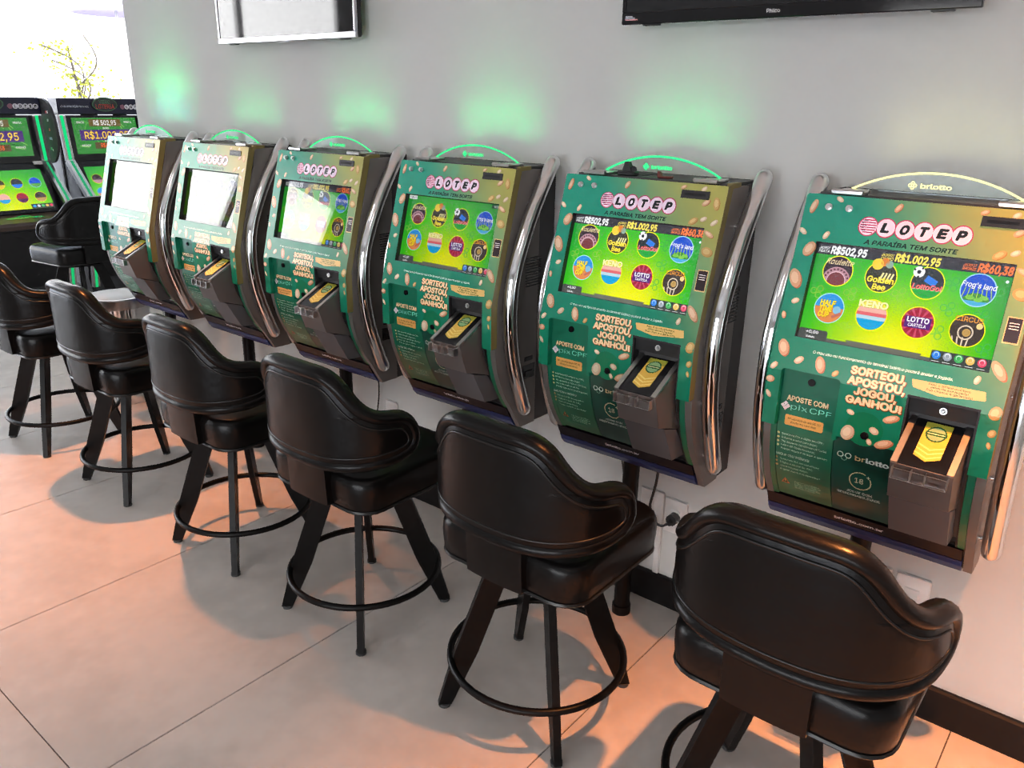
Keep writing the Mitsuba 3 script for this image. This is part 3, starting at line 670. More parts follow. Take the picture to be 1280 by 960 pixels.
    if kind == 7:
        P(sg.Point(x - .002, z - .004).buffer(.015).difference(sg.Point(x - .002, z - .004).buffer(.012)), '#d8c8b0', 3.4); P(sg.Point(x, z - .004).buffer(.008), '#c09a58', 3.5)
        P(sg.Point(x + .021, z + .012).buffer(.006), '#ffd890', 3.6)
        for q in range(4): P(sa.rotate(sg.box(x - .024 + q * .009, z - .034, x - .021 + q * .009, z - .014), 14 - q * 7), '#d8c8b0', 3.4)
        a.text('CIRCUS', x - .026, z + .018, .0095, '#f09a2c', 5, width=.052)
ICON_AT = [(-.143, 1.2185), (-.0495, 1.2185), (.045, 1.2185), (.1415, 1.2185), (-.143, 1.1365), (-.0505, 1.1365), (.045, 1.1365), (.140, 1.1365)]
BTN_AT = [(.0955, '#1f7fe0', '#bfe0ff'), (.1170, '#9aa4ae', '#eef2f6'), (.1385, '#3fae5a', '#c8f4d0'), (.1600, '#e8c060', '#fff4d0'), (.1820, '#e04a68', '#ffd0d8')]
ICONS = []
for q, (x, z) in enumerate(ICON_AT):
    a = Art(0.00015); icon(a, q, x, z); ICONS.append(a.build(on_screen))
def menu_buttons(a):
  for x, c, h in BTN_AT:
    a.circle(x, 1.0785, .0085, c, 2, 10); a.circle(x, 1.0800, .0055, h, 2.4, 8); a.circle(x, 1.0790, .0042, c, 2.8, 8); a.rect(x - .0075, x + .0075, 1.0655, 1.0668, '#dfe6e2', 2)
  return a

# ---- solid parts
def cabinet_body():
    zs = np.linspace(0.87, 0.62, 10)
    pr = [(WALL_Y, 1.380), (0.060, 1.380), (-0.046, 0.990), (-0.048, 0.87)] + [(float(low_y(z)) + 0.012, z) for z in zs[1:]] + [(0.085, 0.548), (WALL_Y, 0.548)]
    return prism_x(pr, -0.226, 0.226)
def side_panel(x0, x1):
    zs = np.linspace(0.875, 0.625, 9)
    pr = [(0.150, 1.372), (0.056, 1.372), (-0.050, 0.988), (-0.052, 0.875)] + [(float(low_y(z)), z) for z in zs] + [(0.030, 0.618), (0.074, 0.545), (0.150, 0.545)]
    return prism_x(pr, x0, x1)
def side_bracket(x0, x1):
    return prism_x([(0.050, 1.383), (0.100, 1.383), (0.100, 1.372), (0.052, 1.370), (-0.050, 0.995), (-0.058, 0.995)], x0, x1)
def strip_mesh():
    return prism_x([(0.0285, 0.6185), (0.0480, 0.5820), (0.085, 0.5820), (0.055, 0.6185)], -0.245, 0.2165)
def trim_mesh():
    return prism_x([(0.0470, 0.5815), (0.0520, 0.5750), (0.0540, 0.5655), (0.0725, 0.5455), (0.0775, 0.5420), (0.16, 0.5420), (0.16, 0.5815)], -0.2455, 0.2175)
def rail_mesh(x):
    p = spline([(x, 0.188, 1.4080), (x, 0.178, 1.3985), (x, 0.152, 1.366), (x, 0.124, 1.325), (x, 0.074, 1.248), (x, 0.026, 1.155), (x, -0.010, 1.06), (x, -0.022, 0.975), (x, -0.019, 0.88), (x, -0.002, 0.79), (x, 0.024, 0.708), (x, 0.050, 0.640), (x, 0.067, 0.602)], 120)
    d = np.r_[0, np.cumsum(np.linalg.norm(np.diff(p, axis=0), axis=1))]; e = np.minimum(d, d[-1] - d)
    k = np.sqrt(np.clip(1 - (1 - np.clip(e / 0.026, 0, 1)) ** 2, 0.02, 1))
    m = tube(p, 0.0215 * k, 20, up=[1, 0, 0], ry=0.0225 * k)
    return m
def rail_studs(sd):
    return [disc([sd * 0.252, y, z], 0.0055, 0.030, [1, 0, 0], 14) for y, z in ((0.092, 1.275), (0.000, 0.820), (0.045, 0.655))]
def tray_parts():
    # bill acceptor: nose box with a sloping top
    y0, y1 = -0.170, -0.030
    zt = lambda y: 0.866 + 0.52 * (y + 0.170)
    body = prism_x([(y0, zt(y0)), (y1, zt(y1)), (y1, 0.742), (-0.100, 0.766), (-0.139, 0.776)], 0.0730, 0.1940)
    sl = lambda x, y, o: [x, y - 0.46 * o, zt(y) + 0.888 * o]
    def slab(x0, x1, ya, yb, o0, o1):
        P = np.array([sl(x, y, o) for x in (x0, x1) for y in (ya, yb) for o in (o0, o1)]); return trimesh.convex.convex_hull(P)
    bed = slab(0.0870, 0.1810, -0.168, -0.040, 0.0, 0.0025)
    rails = [slab(0.0735, 0.0865, -0.1705, -0.040, 0.0, 0.006), slab(0.1815, 0.1945, -0.1705, -0.040, 0.0, 0.006)]
    pts = [(0.108, -0.052), (0.160, -0.052), (0.160, -0.140), (0.134, -0.152), (0.108, -0.140)]
    lb = extrude(pts, 0.0008); v = lb.vertices.copy(); lb.vertices = np.array([sl(a, b, 0.0027 + c) for a, b, c in v]); lb.fix_normals()
    art = Art(0.0002)
    art.rect(.108, .160, -.070, -.052, '#9c9a3c', 1); art.poly(sg.Polygon([(.108, -.070), (.160, -.070), (.160, -.140), (.134, -.152), (.108, -.140)]), '#d9b04a', 1)
    for q in range(3): art.poly(sg.Polygon([(.108, -.108 - q * .011), (.134, -.120 - q * .011), (.160, -.108 - q * .011), (.160, -.112 - q * .011), (.134, -.124 - q * .011), (.108, -.112 - q * .011)]), '#ecd07c', 2)
    sp = [(.134 + .0195 * (1 + .07 * (k % 2)) * math.cos(k * math.pi / 20), -.080 + .0195 * (1 + .07 * (k % 2)) * math.sin(k * math.pi / 20)) for k in range(40)]
    art.poly(sg.Polygon(sp), '#2c5a36', 2); art.circle(.134, -.080, .0172, '#86a878', 2.5, 10); art.rect(.113, .155, -.0845, -.0755, '#2c5a36', 3); art.rect(.117, .151, -.0812, -.0788, '#d8d6a4', 4)
    am, ac = art.build(lambda x, y, o: np.array([sl(a, b, 0.0036 + c) for a, b, c in zip(x, y, o)]))
    lip = [box(0.0815, 0.1860, -0.186, -0.1705, 0.840, 0.861, 0.003), cat(*[box(a, a + 0.0022, -0.1875, -0.1700, 0.838, 0.863, 0.0008) for a in (0.0800, 0.1165, 0.1440, 0.1855)], box(0.0800, 0.1877, -0.1872, -0.1850, 0.8375, 0.8392, 0.0005), box(0.0800, 0.1877, -0.1872, -0.1850, 0.8612, 0.8630, 0.0005))]
    low = prism_x([(-0.108, 0.764), (-0.040, 0.744), (0.035, 0.650), (-0.048, 0.6555)], 0.0705, 0.1930)
    return body, bed, rails, lb, (am, ac), lip, low
def recess_box():
    x0, x1 = 0.0642, 0.2043
    back = prism_x([(-0.066, 0.986), (-0.030, 0.945), (0.02, 0.93), (0.02, 0.64), (0.045, 0.62), (0.05, 0.986)], x0, x1)
    left = prism_x([(-0.078, 0.988), (-0.05, 0.988), (0.03, 0.62), (0.018, 0.640), (-0.060, 0.80), (-0.078, 0.86)], x0 - 0.0, x0 + 0.004)
    right = prism_x([(-0.078, 0.988), (-0.05, 0.988), (0.03, 0.62), (0.018, 0.640), (-0.060, 0.80), (-0.078, 0.86)], x1 - 0.004, x1)
    top = box(x0, x1, -0.079, -0.02, 0.984, 0.989)
    lockface = prism_x([(-0.070, 0.984), (-0.064, 0.984), (-0.058, 0.948), (-0.064, 0.948)], x0 + 0.004, x1 - 0.004)
    return cat(back, left, right, top, lockface)
def lock(fn, x, z, r, out=0.006):
    c = fn(np.array([x]), np.array([z]), np.array([0.0]))[0]; n = fn(np.array([x]), np.array([z]), np.array([1.0]))[0] - c
    return cat(disc(c + n * 0.002, r * 1.35, 0.005, n, 20), disc(c + n * out / 2, r, out, n, 20), disc(c + n * out, r * 0.5, 0.003, n, 12))
ARC_Y, ARC_Z0, ARC_A, ARC_H = 0.120, 1.386, 0.176, 0.0455
def arc_poly(inset=0.0):
    xs = np.linspace(-ARC_A, ARC_A, 49)
    R_ = (ARC_A ** 2 + ARC_H ** 2) / (2 * ARC_H)
    z = ARC_Z0 - (R_ - ARC_H) + np.sqrt(R_ ** 2 - xs ** 2)
    return np.c_[xs, z]
def arc_sheet():
    p = arc_poly(); v = np.vstack([np.c_[p[:, 0], np.full(49, ARC_Y), p[:, 1]], np.c_[p[:, 0], np.full(49, ARC_Y), np.full(49, ARC_Z0 - 0.006)]])
    f = [[i, i + 1, 49 + i + 1] for i in range(48)] + [[i, 49 + i + 1, 49 + i] for i in range(48)]
    return trimesh.Trimesh(v, np.array(f), process=False)
def arc_edge():
    p = arc_poly(); return tube(np.c_[p[:, 0], np.full(49, ARC_Y), p[:, 1]], 0.0026, 6)
def arc_logo():
    a = Art(0.0); clover(a, -.046, 1.4035, .0085, (1, 1, 1), 1, .003); a.text('brlotto', -.030, 1.3985, .0100, (1, 1, 1), 1, width=.064, heavy=.03)
    return a.build(lambda x, z, o: np.stack([x, np.full(len(x), ARC_Y - 0.0015), z], -1))[0]
def arc_base(): return box(-0.150, 0.150, ARC_Y - 0.004, ARC_Y + 0.004, 1.378, 1.3895, 0.001)
def hinge(x0, x1): return cat(box(x0, x1, 0.035, 0.085, 1.3795, 1.3875, 0.002), tube([[x0, 0.040, 1.386], [x1, 0.040, 1.386]], 0.005, 10), box(x0 + 0.006, x1 - 0.006, 0.088, 0.118, 1.380, 1.388, 0.002))
def vents():
    return [box(0.2375, 0.2425, 0.085, 0.165, 1.105 - q * 0.0088 - 0.0018, 1.105 - q * 0.0088 + 0.0018, 0.001) for q in range(11)]

P_ = {}   # part name -> shape dict
def part(name, mesh, bsdf, smooth=False, **kw): P_[name] = mikit.ply(mesh, bsdf, smooth, **kw)
part('cabinet', cabinet_body(), 'm_body')
for q, (x0, x1) in enumerate([(-0.2435, -0.2265), (0.2215, 0.2405)]): part(num('side_panel', q), side_panel(x0, x1), 'm_side' if q else 'm_side')
part('side_panel_001__corner_bracket', side_bracket(0.2270, 0.2412), 'm_gold_edge')
part('side_panel_001__key_lock', disc([0.2425, 0.02, 1.0], 0.006, 0.006, [1, 0, 0]), 'm_chrome', 30)
back_wing = prism_x([(WALL_Y, 1.378), (0.147, 1.372), (0.147, 0.545), (WALL_Y, 0.545)], -0.232, 0.2345)
part('rear_box', back_wing, 'm_body')
for q, m in enumerate(vents()): part(num('rear_box__vent_louver', q), m, 'm_black_plastic')
part('power_inlet', cat(box(0.2345, 0.2415, 0.080, 0.144, 0.708, 0.757, 0.002), box(0.2345, 0.2445, 0.090, 0.134, 0.716, 0.736, 0.002)), 'm_black_gloss')
part('power_inlet__switch', box(0.2345, 0.2420, 0.088, 0.132, 0.768, 0.784, 0.002), 'm_black_plastic')
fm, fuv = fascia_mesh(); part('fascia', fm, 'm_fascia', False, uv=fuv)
part('fascia__notice_sticker', fa_m, 'm_print', False, uv=inkuv(fa_c))
for q, (m_, c_) in enumerate(COIN_M): part(num('fascia__printed_coin', q), m_, 'm_print', False, uv=inkuv(c_))
for q, (m_, c_) in enumerate(BALL_M): part(num('fascia__logo_ball', q), m_, 'm_print', False, uv=inkuv(c_))
for q, (m_, c_) in enumerate(SLOGAN_M): part(num('fascia__slogan_line', q), m_, 'm_print', False, uv=inkuv(c_))
for n_, (m_, c_) in (('tagline', TAG_M), ('warning_line', NOTE_M), ('callout_label', CALLOUT_M), ('printed_disc', DISC_M)): part('fascia__' + n_, m_, 'm_print', False, uv=inkuv(c_))
part('fascia__edge_trim', prism_x([(0.0285, 1.3785), (0.056, 1.3785), (-0.052, 0.990), (-0.0530, 0.846), (-0.0790, 0.846), (-0.0790, 0.982)], 0.2408, 0.2418), 'm_gold_edge')
part('screen_bezel', cat(*[trimesh.Trimesh(on_face(np.array([a, b, b, a]), np.array([c, c, d, d]), np.array([-.001, -.001, -.001, -.001])) , [[0, 1, 2], [0, 2, 3]], process=False) for a, b, c, d in []]) if False else
     cat(*[trimesh.convex.convex_hull(np.vstack([on_face(np.array([a, b, b, a]), np.array([c, c, d, d]), np.full(4, -.002)), on_face(np.array([a, b, b, a]), np.array([c, c, d, d]), np.full(4, -.0185))])) for a, b, c, d in
           ((-.2008, -.1990, 1.0617, 1.2763), (.1990, .2008, 1.0617, 1.2763), (-.2008, .2008, 1.0617, 1.0635), (-.2008, .2008, 1.2745, 1.2763))]), 'm_dark_recess')
DISP = {}
def display_parts(jack, gain):
    if (jack, gain) not in DISP:
        o = {}
        m_, c_ = disp_bg(jack); o['display'] = emit_attr(m_, c_, DISPLAY * gain, flat=False)
        for n_, (m_, c_) in MENU[jack].items(): o['display__' + n_] = emit_attr(m_, c_, DISPLAY * gain)
        for q, (m_, c_) in enumerate(ICONS): o[num('display__game_icon', q)] = emit_attr(m_, c_, DISPLAY * gain)
        DISP[jack, gain] = o
    return DISP[jack, gain]
MENU = [display_art(jack) for jack in (0, 1)]
for q, x in enumerate((-.189, -.1445)): part(num('knob_lock', q), lock(on_face, x, 1.3515, .0058, .010), 'm_steel', 30)
part('card_slot', trimesh.convex.convex_hull(np.vstack([on_face(np.array([.119, .196, .196, .119]), np.array([1.3415, 1.3415, 1.361, 1.361]), np.full(4, o)) for o in (-.002, .0025)])), 'm_black_plastic')
part('card_slot__opening', trimesh.convex.convex_hull(np.vstack([on_face(np.array([.129, .186, .186, .129]), np.array([1.3485, 1.3485, 1.3545, 1.3545]), np.full(4, o)) for o in (.001, .0032)])), 'm_black_gloss')
m_, u_ = low_panel(-0.2105, -0.0765, 0.628, 0.9885, 0.010); part('payment_door', m_, 'm_door', False, uv=u_)
m_, u_ = low_panel(-0.2445, -0.2125, 0.6195, 0.846, 0.010, -0.001); part('left_door_strip', m_, 'm_door', False, uv=u_)
m_, u_ = low_panel(0.2050, 0.2205, 0.6195, 0.852, 0.010, -0.001); part('right_door_strip', m_, 'm_door', False, uv=u_)
m_, u_ = low_panel(-0.0745, 0.0625, 0.628, 0.862, 0.010); part('lower_door', m_, 'm_door_dark', False, uv=u_)
for h_, D_ in (('payment_door__', DA), ('lower_door__', KA)):
    for n_, (m_, c_) in D_.items(): part(h_ + n_, m_, 'm_print', False, uv=inkuv(c_))
part('payment_door__lock', lock(on_low, -.143, .963, .0062), 'm_black_gloss', 30)
part('fascia__lock', lock(lambda x, z, o: np.stack([x, Y_BEND - o, z], -1), -.0065, .874, .0062), 'm_black_gloss', 30)
part('base_strip', strip_mesh(), 'm_strip'); part('base_trim', trim_mesh(), 'm_blue')
ua = Art(); ua.text('brlotto.com.br', -.072, .0150, .0090, '#e6e2ea', 1, width=.117, heavy=.02)
m_, c_ = ua.build(lambda x, q, o: np.stack([x, 0.0480 - 0.0195 * q / 0.0414 - 0.88 * o, 0.5820 + 0.0365 * q / 0.0414 - 0.47 * o], -1))
part('base_strip__lettering', m_, 'm_print', False, uv=inkuv(c_))
bd_, bed_, rl_, lbl_, (lm_, lc_), lip_, lowb_ = tray_parts()
part('acceptor_recess', recess_box(), 'm_dark_recess'); part('acceptor_recess__key_lock', cat(trimesh.creation.annulus(0.0042, 0.0076, 0.006, sections=24).apply_transform(trimesh.geometry.align_vectors([0, 0, 1], [0, -1, 0.15])).apply_translation([0.136, -0.0690, 0.966]), disc([0.136, -0.0705, 0.9662], 0.0024, 0.006, [0, -1, 0.15])), 'm_brushed', 30)
part('bill_acceptor', bd_, 'm_tray'); part('bill_acceptor__bed', bed_, 'm_black_gloss'); 
for q, m in enumerate(rl_): part(num('bill_acceptor__guide_rail', q), m, 'm_brushed')
part('bill_acceptor__label', lbl_, 'm_gold_edge'); part('bill_acceptor__label_print', lm_, 'm_print', False, uv=inkuv(lc_)); part('bill_acceptor__clear_lip', lip_[0], 'm_clear'); part('bill_acceptor__lip_edges', lip_[1], 'm_steel'); part('cash_box', lowb_, 'm_gray_box')
for q, x in enumerate((-0.2685, 0.2685)): part(num('grab_rail', q), rail_mesh(x), 'm_chrome', True); [part(num('grab_rail', q) + '__' + num('stud', w_), m, 'm_chrome', 30) for w_, m in enumerate(rail_studs(-1 if q == 0 else 1))]
for q, (a_, b_) in enumerate(((-.194, -.126), (.140, .205))): part(num('hinge', q), hinge(a_, b_), 'm_steel', 30)
part('light_arc', arc_sheet(), 'm_acrylic'); part('light_arc__base', arc_base(), 'm_clear')
part('support_post', cat(trimesh.creation.cylinder(radius=0.0255, height=0.53, sections=24).apply_translation([-0.015, 0.105, 0.28]), trimesh.creation.cylinder(radius=0.030, height=0.03, sections=24).apply_translation([-0.015, 0.105, 0.015])), 'm_black_metal', 30)
arc_e, arc_l = arc_edge(), arc_logo()
G = np.array([0.03, 0.95, 0.26])
TERM = [('leftmost green lottery terminal on the wall, its screen white with window reflection', 0, G * 1.0, 2.4, 0.06),
        ('second green lottery terminal from the left, pale sky reflected in its screen', 0, G * 0.8, 0.45, 0.06),
        ('third green lottery terminal from the left, its menu washed out by reflections', 1, G * 0.9, 0.50, 0.55),
        ('fourth green lottery terminal from the left, menu screen without a jackpot bar', 0, G * 0.9, 0.60, 0.68),
        ('fifth green lottery terminal from the left, with a black gadget on its top', 1, G * 1.0, 0.45, 1.0),
        ('rightmost and largest looking green lottery terminal, its light arc glowing yellow', 1, np.array([1.0, 0.93, 0.40]), 0.20, 1.0)]
for i, (text, jack, glow, power, bright) in enumerate(TERM):
    key = num('lottery_terminal', i); tf = T().translate([XM[i], 0, 0])
    for n_, d in {**P_, **display_parts(jack, bright)}.items():
        scene[f'{key}__{n_}'] = {**d, 'to_world': tf}
    scene[f'{key}__light_arc__glowing_edge'] = {**emit_rgb(arc_e, glow * 1.5), 'to_world': tf}
    scene[f'{key}__light_arc__glowing_logo'] = {**emit_rgb(arc_l, glow * 1.5), 'to_world': tf}
    for q in range(5):
        gx_ = XM[i] + (-0.13, -0.065, 0.0, 0.065, 0.13)[q]; gz_ = (1.395, 1.405, 1.412, 1.405, 1.395)[q]
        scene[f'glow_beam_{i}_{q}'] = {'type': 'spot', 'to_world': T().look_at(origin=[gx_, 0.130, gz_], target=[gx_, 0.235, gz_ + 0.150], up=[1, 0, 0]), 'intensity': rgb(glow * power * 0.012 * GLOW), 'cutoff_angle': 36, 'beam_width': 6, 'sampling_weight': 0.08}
    lab(f'{key}__display__clover_pattern', kind='stuff')
    lab(key, text, 'lottery terminal', 'lottery terminals along the wall')
    if i == 0: labels['lottery_terminal__grab_rail'] = {'label': 'curved chrome grab rail'}

# ------------------------------------------------------------------ televisions on the wall
def tv(key, x0, x1, z0, text, chin, silver, badge):
    w = x1 - x0; z1 = z0 + w * 0.575; yf = 0.160
    put(key + '__housing', cat(box(x0 + 0.004, x1 - 0.004, yf + 0.012, yf + 0.040, z0 + 0.004, z1 - 0.004, 0.006), box(x0 + 0.12, x1 - 0.12, yf + 0.038, yf + 0.058, z0 + 0.06, z1 - 0.14, 0.008)), 'm_black_plastic')
    fr = 'm_tv_silver' if silver else 'm_black_gloss'
    b = 0.011
    put(key + '__bezel', cat(box(x0, x1, yf, yf + 0.014, z0, z0 + chin, 0.002), box(x0, x1, yf, yf + 0.014, z1 - b, z1, 0.002), box(x0, x0 + b, yf, yf + 0.014, z0 + chin, z1 - b, 0.002), box(x1 - b, x1, yf, yf + 0.014, z0 + chin, z1 - b, 0.002)), fr)
    put(key + '__screen', box(x0 + b, x1 - b, yf + 0.004, yf + 0.010, z0 + chin, z1 - b), 'm_black_mirror')
    put(key + '__sensor', box((x0 + x1) / 2 - 0.025, (x0 + x1) / 2 + 0.025, yf + 0.004, yf + 0.012, z0 - 0.004, z0 + 0.002, 0.001), 'm_clear')
    for q, x in enumerate((x0 + 0.06, x1 - 0.10)): put(num(key + '__foot_socket', q), box(x, x + 0.045, yf + 0.01, yf + 0.03, z0 - 0.003, z0 + 0.002, 0.001), 'm_black_plastic')
    put(key + '__wall_bracket', cat(box(x0 + 0.25, x0 + 0.29, yf + 0.056, WALL_Y, z0 + 0.10, z1 - 0.10), box(x1 - 0.29, x1 - 0.25, yf + 0.056, WALL_Y, z0 + 0.10, z1 - 0.10), box(x0 + 0.2, x1 - 0.2, WALL_Y - 0.006, WALL_Y, z0 + 0.16, z0 + 0.20)), 'm_black_metal')
    if badge:
        a = Art(); a.text(badge, (x0 + x1) / 2 - 0.012, z0 + chin * 0.38, 0.0085, '#d8dade', 1, align='c'); m, c = a.build(lambda x, z, o: np.stack([x, 0 * x + yf - 0.0006, z], -1)); put(key + '__badge', m, 'm_print', uv=inkuv(c))
        a = Art(); 
        for q, col in enumerate(('#d8a0a4', '#b0b8c4', '#c8ccd0')): a.rect(x0 + .012, x0 + .050 - q * .008, z0 + .010 + q * .004, z0 + .013 + q * .004, col, 1)
        m, c = a.build(lambda x, z, o: np.stack([x, 0 * x + yf - 0.0006, z], -1)); put(key + '__corner_sticker', m, 'm_print', uv=inkuv(c))
    lab(key, text, 'television')
principled('m_black_mirror', (0.004, 0.004, 0.005), 0.02, spec=0.9)
tv('television', -2.812, -1.950, 1.768, 'flat television with silver frame reflecting pale daylight, on the wall above the third terminal', 0.022, True, None)
tv('television_001', -0.856, 0.016, 1.765, 'black flat television on the wall between the two rightmost terminals', 0.030, False, 'Philco')

# ------------------------------------------------------------------ sockets, cables
def outlet(key, x, z, w, h, text, plug=True, style=0):
    put(key + '__plate', box(x - w / 2, x + w / 2, WALL_Y - 0.008, WALL_Y, z - h / 2, z + h / 2, 0.003), 'm_white_plastic')
    put(key + '__module', box(x - w * .22, x + w * .22, WALL_Y - 0.0105, WALL_Y - 0.006, z - h * .2, z + h * .2, 0.002), 'm_white_plastic')
    lab(key, text, 'socket', 'wall sockets under the terminals')
outlet('wall_socket', 0.103, 0.345, 0.086, 0.120, 'white wall socket below the rightmost terminal with a black plug')
outlet('wall_socket_001', 0.018, 0.345, 0.060, 0.120, 'white wall plate mostly hidden behind the nearest stool')
outlet('wall_socket_002', -0.688, 0.338, 0.066, 0.120, 'white wall plate beside the support post of the fifth terminal')
outlet('wall_socket_003', -0.594, 0.330, 0.080, 0.120, 'white wall socket behind the black looped power cable')
outlet('wall_socket_004', -1.905, 0.340, 0.070, 0.110, 'small white wall plate between the second and third stools')
outlet('wall_socket_005', -1.265, 0.330, 0.070, 0.110, 'white wall plate beside the thin cable of the fourth terminal')
put('cable_trunking', box(-0.656, -0.636, WALL_Y - 0.012, WALL_Y, 0.106, 0.400, 0.002), 'm_white_plastic'); lab('cable_trunking', 'narrow white cable duct on the wall between two white wall plates', 'cable duct')
def plug(key, x, z, text):
    put(key + '__body', cat(disc([x, WALL_Y - 0.024, z], 0.018, 0.028, [0, 1, 0], 18), tube([[x, WALL_Y - 0.036, z], [x, WALL_Y - 0.052, z - 0.008]], 0.007, 8)), 'm_black_plastic', smooth=40)
    lab(key, text, 'plug')
plug('power_plug', 0.105, 0.322, 'black plug in the white socket under the rightmost terminal')
def cable(key, pts, r, text, n=60):
    put(key, tube(spline(pts, n), r, 8), 'm_black_plastic', smooth=True); lab(key, text, 'cable')
cable('power_cable', [(-0.656, 0.195, 0.5435), (-0.656, 0.205, 0.46), (-0.668, 0.205, 0.385), (-0.668, 0.205, 0.325), (-0.638, 0.205, 0.296), (-0.606, 0.200, 0.312), (-0.594, 0.214, 0.328)], 0.0042, 'black power cable looping below the fifth terminal into a socket')
plug('power_plug_001', -0.592, 0.330, 'black plug at the end of the looped power cable')
cable('thin_cable', [(-0.782, 0.18, 0.5405), (-0.782, 0.2, 0.47), (-0.780, 0.215, 0.41), (-0.770, 0.222, 0.34)], 0.0022, 'thin dark cable hanging left of the support post')
cable('thin_cable_001', [(-1.215, 0.20, 0.5435), (-1.220, 0.205, 0.47), (-1.245, 0.210, 0.40), (-1.262, 0.217, 0.335)], 0.0028, 'thin black cable hanging below the fourth terminal')
cable('thin_cable_002', [(-1.955, 0.20, 0.5435), (-1.950, 0.205, 0.45), (-1.965, 0.208, 0.36), (-1.985, 0.215, 0.30)], 0.0028, 'thin black cable hanging below the third terminal')

# ------------------------------------------------------------------ gadget and clip on top of the fifth terminal
gx, gy, gz = XM[4] - 0.075, 0.075, 1.3805
put('gadget__foot', box(gx - 0.025, gx + 0.025, gy - 0.018, gy + 0.018, gz, gz + 0.012, 0.003), 'm_black_plastic')
put('gadget__stem', trimesh.convex.convex_hull(np.array([[gx + a * 0.014, gy + b * 0.010, gz + 0.011] for a in (-1, 1) for b in (-1, 1)] + [[gx - 0.002 + a * 0.006, gy + b * 0.006, gz + 0.036] for a in (-1, 1) for b in (-1, 1)])), 'm_black_plastic')
put('gadget__lens', disc([gx + 0.020, gy - 0.006, gz + 0.018], 0.008, 0.018, [0.6, -0.8, 0], 14), 'm_black_gloss', smooth=40)
lab('gadget', 'small black gadget with a stem standing on the fifth terminal', 'gadget')
put('clip__jaw', cat(box(XM[4] + 0.018, XM[4] + 0.060, gy - 0.008, gy + 0.008, gz, gz + 0.006, 0.002), trimesh.convex.convex_hull(np.array([[XM[4] + 0.018 + a, gy + b, gz + c] for a, c in ((0, 0.004), (0.012, 0.005), (0, 0.018), (0.004, 0.016)) for b in (-.006, .006)]))), 'm_red_dark')
lab('clip', 'dark red clip lying on the fifth terminal beside the gadget', 'clip')
principled('m_red_dark', (0.10, 0.012, 0.010), 0.4)
cable('gadget_wire', [(gx + 0.022, gy + 0.004, gz + 0.003), (gx + 0.045, gy + 0.006, gz + 0.003), (gx + 0.072, gy + 0.004, gz + 0.006), (gx + 0.092, gy, gz + 0.007)], 0.0012, 'thin wire between the black gadget and the red clip', 24)

# ------------------------------------------------------------------ steel bin
bx, by = -3.812, 0.046
put('waste_bin__drum', lathe([(0, 0), (0.146, 0), (0.150, 0.004), (0.150, 0.520), (0.146, 0.520), (0, 0.515)], 48).apply_translation([bx, by, 0.0]), 'm_chrome', smooth=35)
put('waste_bin__lid_band', lathe([(0.146, 0.515), (0.156, 0.515), (0.157, 0.560), (0.153, 0.568), (0.136, 0.568)], 48).apply_translation([bx, by, 0]), 'm_brushed', smooth=35)
put('waste_bin__lid', lathe([(0, 0.582), (0.06, 0.580), (0.11, 0.575), (0.136, 0.568), (0.137, 0.562), (0, 0.560)], 48).apply_translation([bx, by, 0]), 'm_lid', smooth=35)
principled('m_lid', (0.55, 0.54, 0.52), 0.4)
lab('waste_bin', 'round polished steel bin with a pale lid at the end of the wall', 'bin')

# ------------------------------------------------------------------ gaming cabinets at the far end (local: +x to the front, y across)
principled('m_cab', (0.008, 0.008, 0.010), 0.35); principled('m_cab_head', (0.012, 0.012, 0.035), 0.3); principled('m_cab_side', (0.45, 0.46, 0.5), 0.4)
principled('m_deck', (0.055, 0.035, 0.028), 0.3)
HW = 0.365
def cab_front(y, s, off, a, b):
    """point on a slanted strip: s in 0..1 from a=(x,z) to b=(x,z)"""
    d = np.array(b) - np.array(a); n = np.array([d[1], -d[0]]); n = n / np.linalg.norm(n)
    if n[0] < 0: n = -n
    y, s, off = np.broadcast_arrays(np.asarray(y, float), s, off)
    return np.stack([a[0] + d[0] * s + n[0] * off, y, a[1] + d[1] * s + n[1] * off], -1)
UP_A, UP_B = (0.0, 1.085), (-0.035, 1.405)
LO_A, LO_B = (0.235, 0.715), (0.030, 1.045)
CAB = {}
CAB['body'] = mikit.ply(prism_x([(-0.45, 0.0), (0.10, 0.0), (0.05, 0.10), (0.16, 0.56), (0.40, 0.60), (0.42, 0.66), (0.235, 0.700), (0.02, 1.050), (-0.02, 1.07), (-0.055, 1.41), (-0.45, 1.41)], -HW + 0.012, HW - 0.012).apply_transform(np.array([[0, 1, 0, 0], [1, 0, 0, 0], [0, 0, 1, 0], [0, 0, 0, 1.0]])), 'm_cab')
CAB['side_panel'] = mikit.ply(box(-0.44, -0.08, -HW, -HW + 0.011, 0.05, 1.40), 'm_cab_side')
CAB['header'] = mikit.ply(box(-0.16, 0.005, -HW, HW, 1.412, 1.532, 0.006), 'm_cab_head')
for q, (a, b) in enumerate(((-0.36, -0.20), (-0.06, 0.06), (0.18, 0.36))): CAB[num('header__light_bar', q)] = emit_rgb(box(0.000, 0.008, a, b, 1.404, 1.411), (0.9, 0.95, 1.0))
em = sa.scale(sg.Point(0, 0).buffer(1, quad_segs=12), 0.105, 0.055)
def plate_x(poly, x0, x1, y, z):
    m = extrude(poly, x1 - x0); v = m.vertices.copy(); m.vertices = np.stack([v[:, 2] + x0, v[:, 0] + y, v[:, 1] + z], -1); m.fix_normals(); return m
CAB['header__emblem'] = mikit.ply(plate_x(em, 0.0, 0.022, 0.0, 1.487), 'm_body')
ha = Art(0.0002); on_head = lambda y, z, o: np.stack([0.0062 + o + 0 * y, y, z], -1)
ha.text('JOGUE AGORA MESMO  BETA AQUI', -.345, 1.464, .014, '#c8ccd8', 1, width=.22)
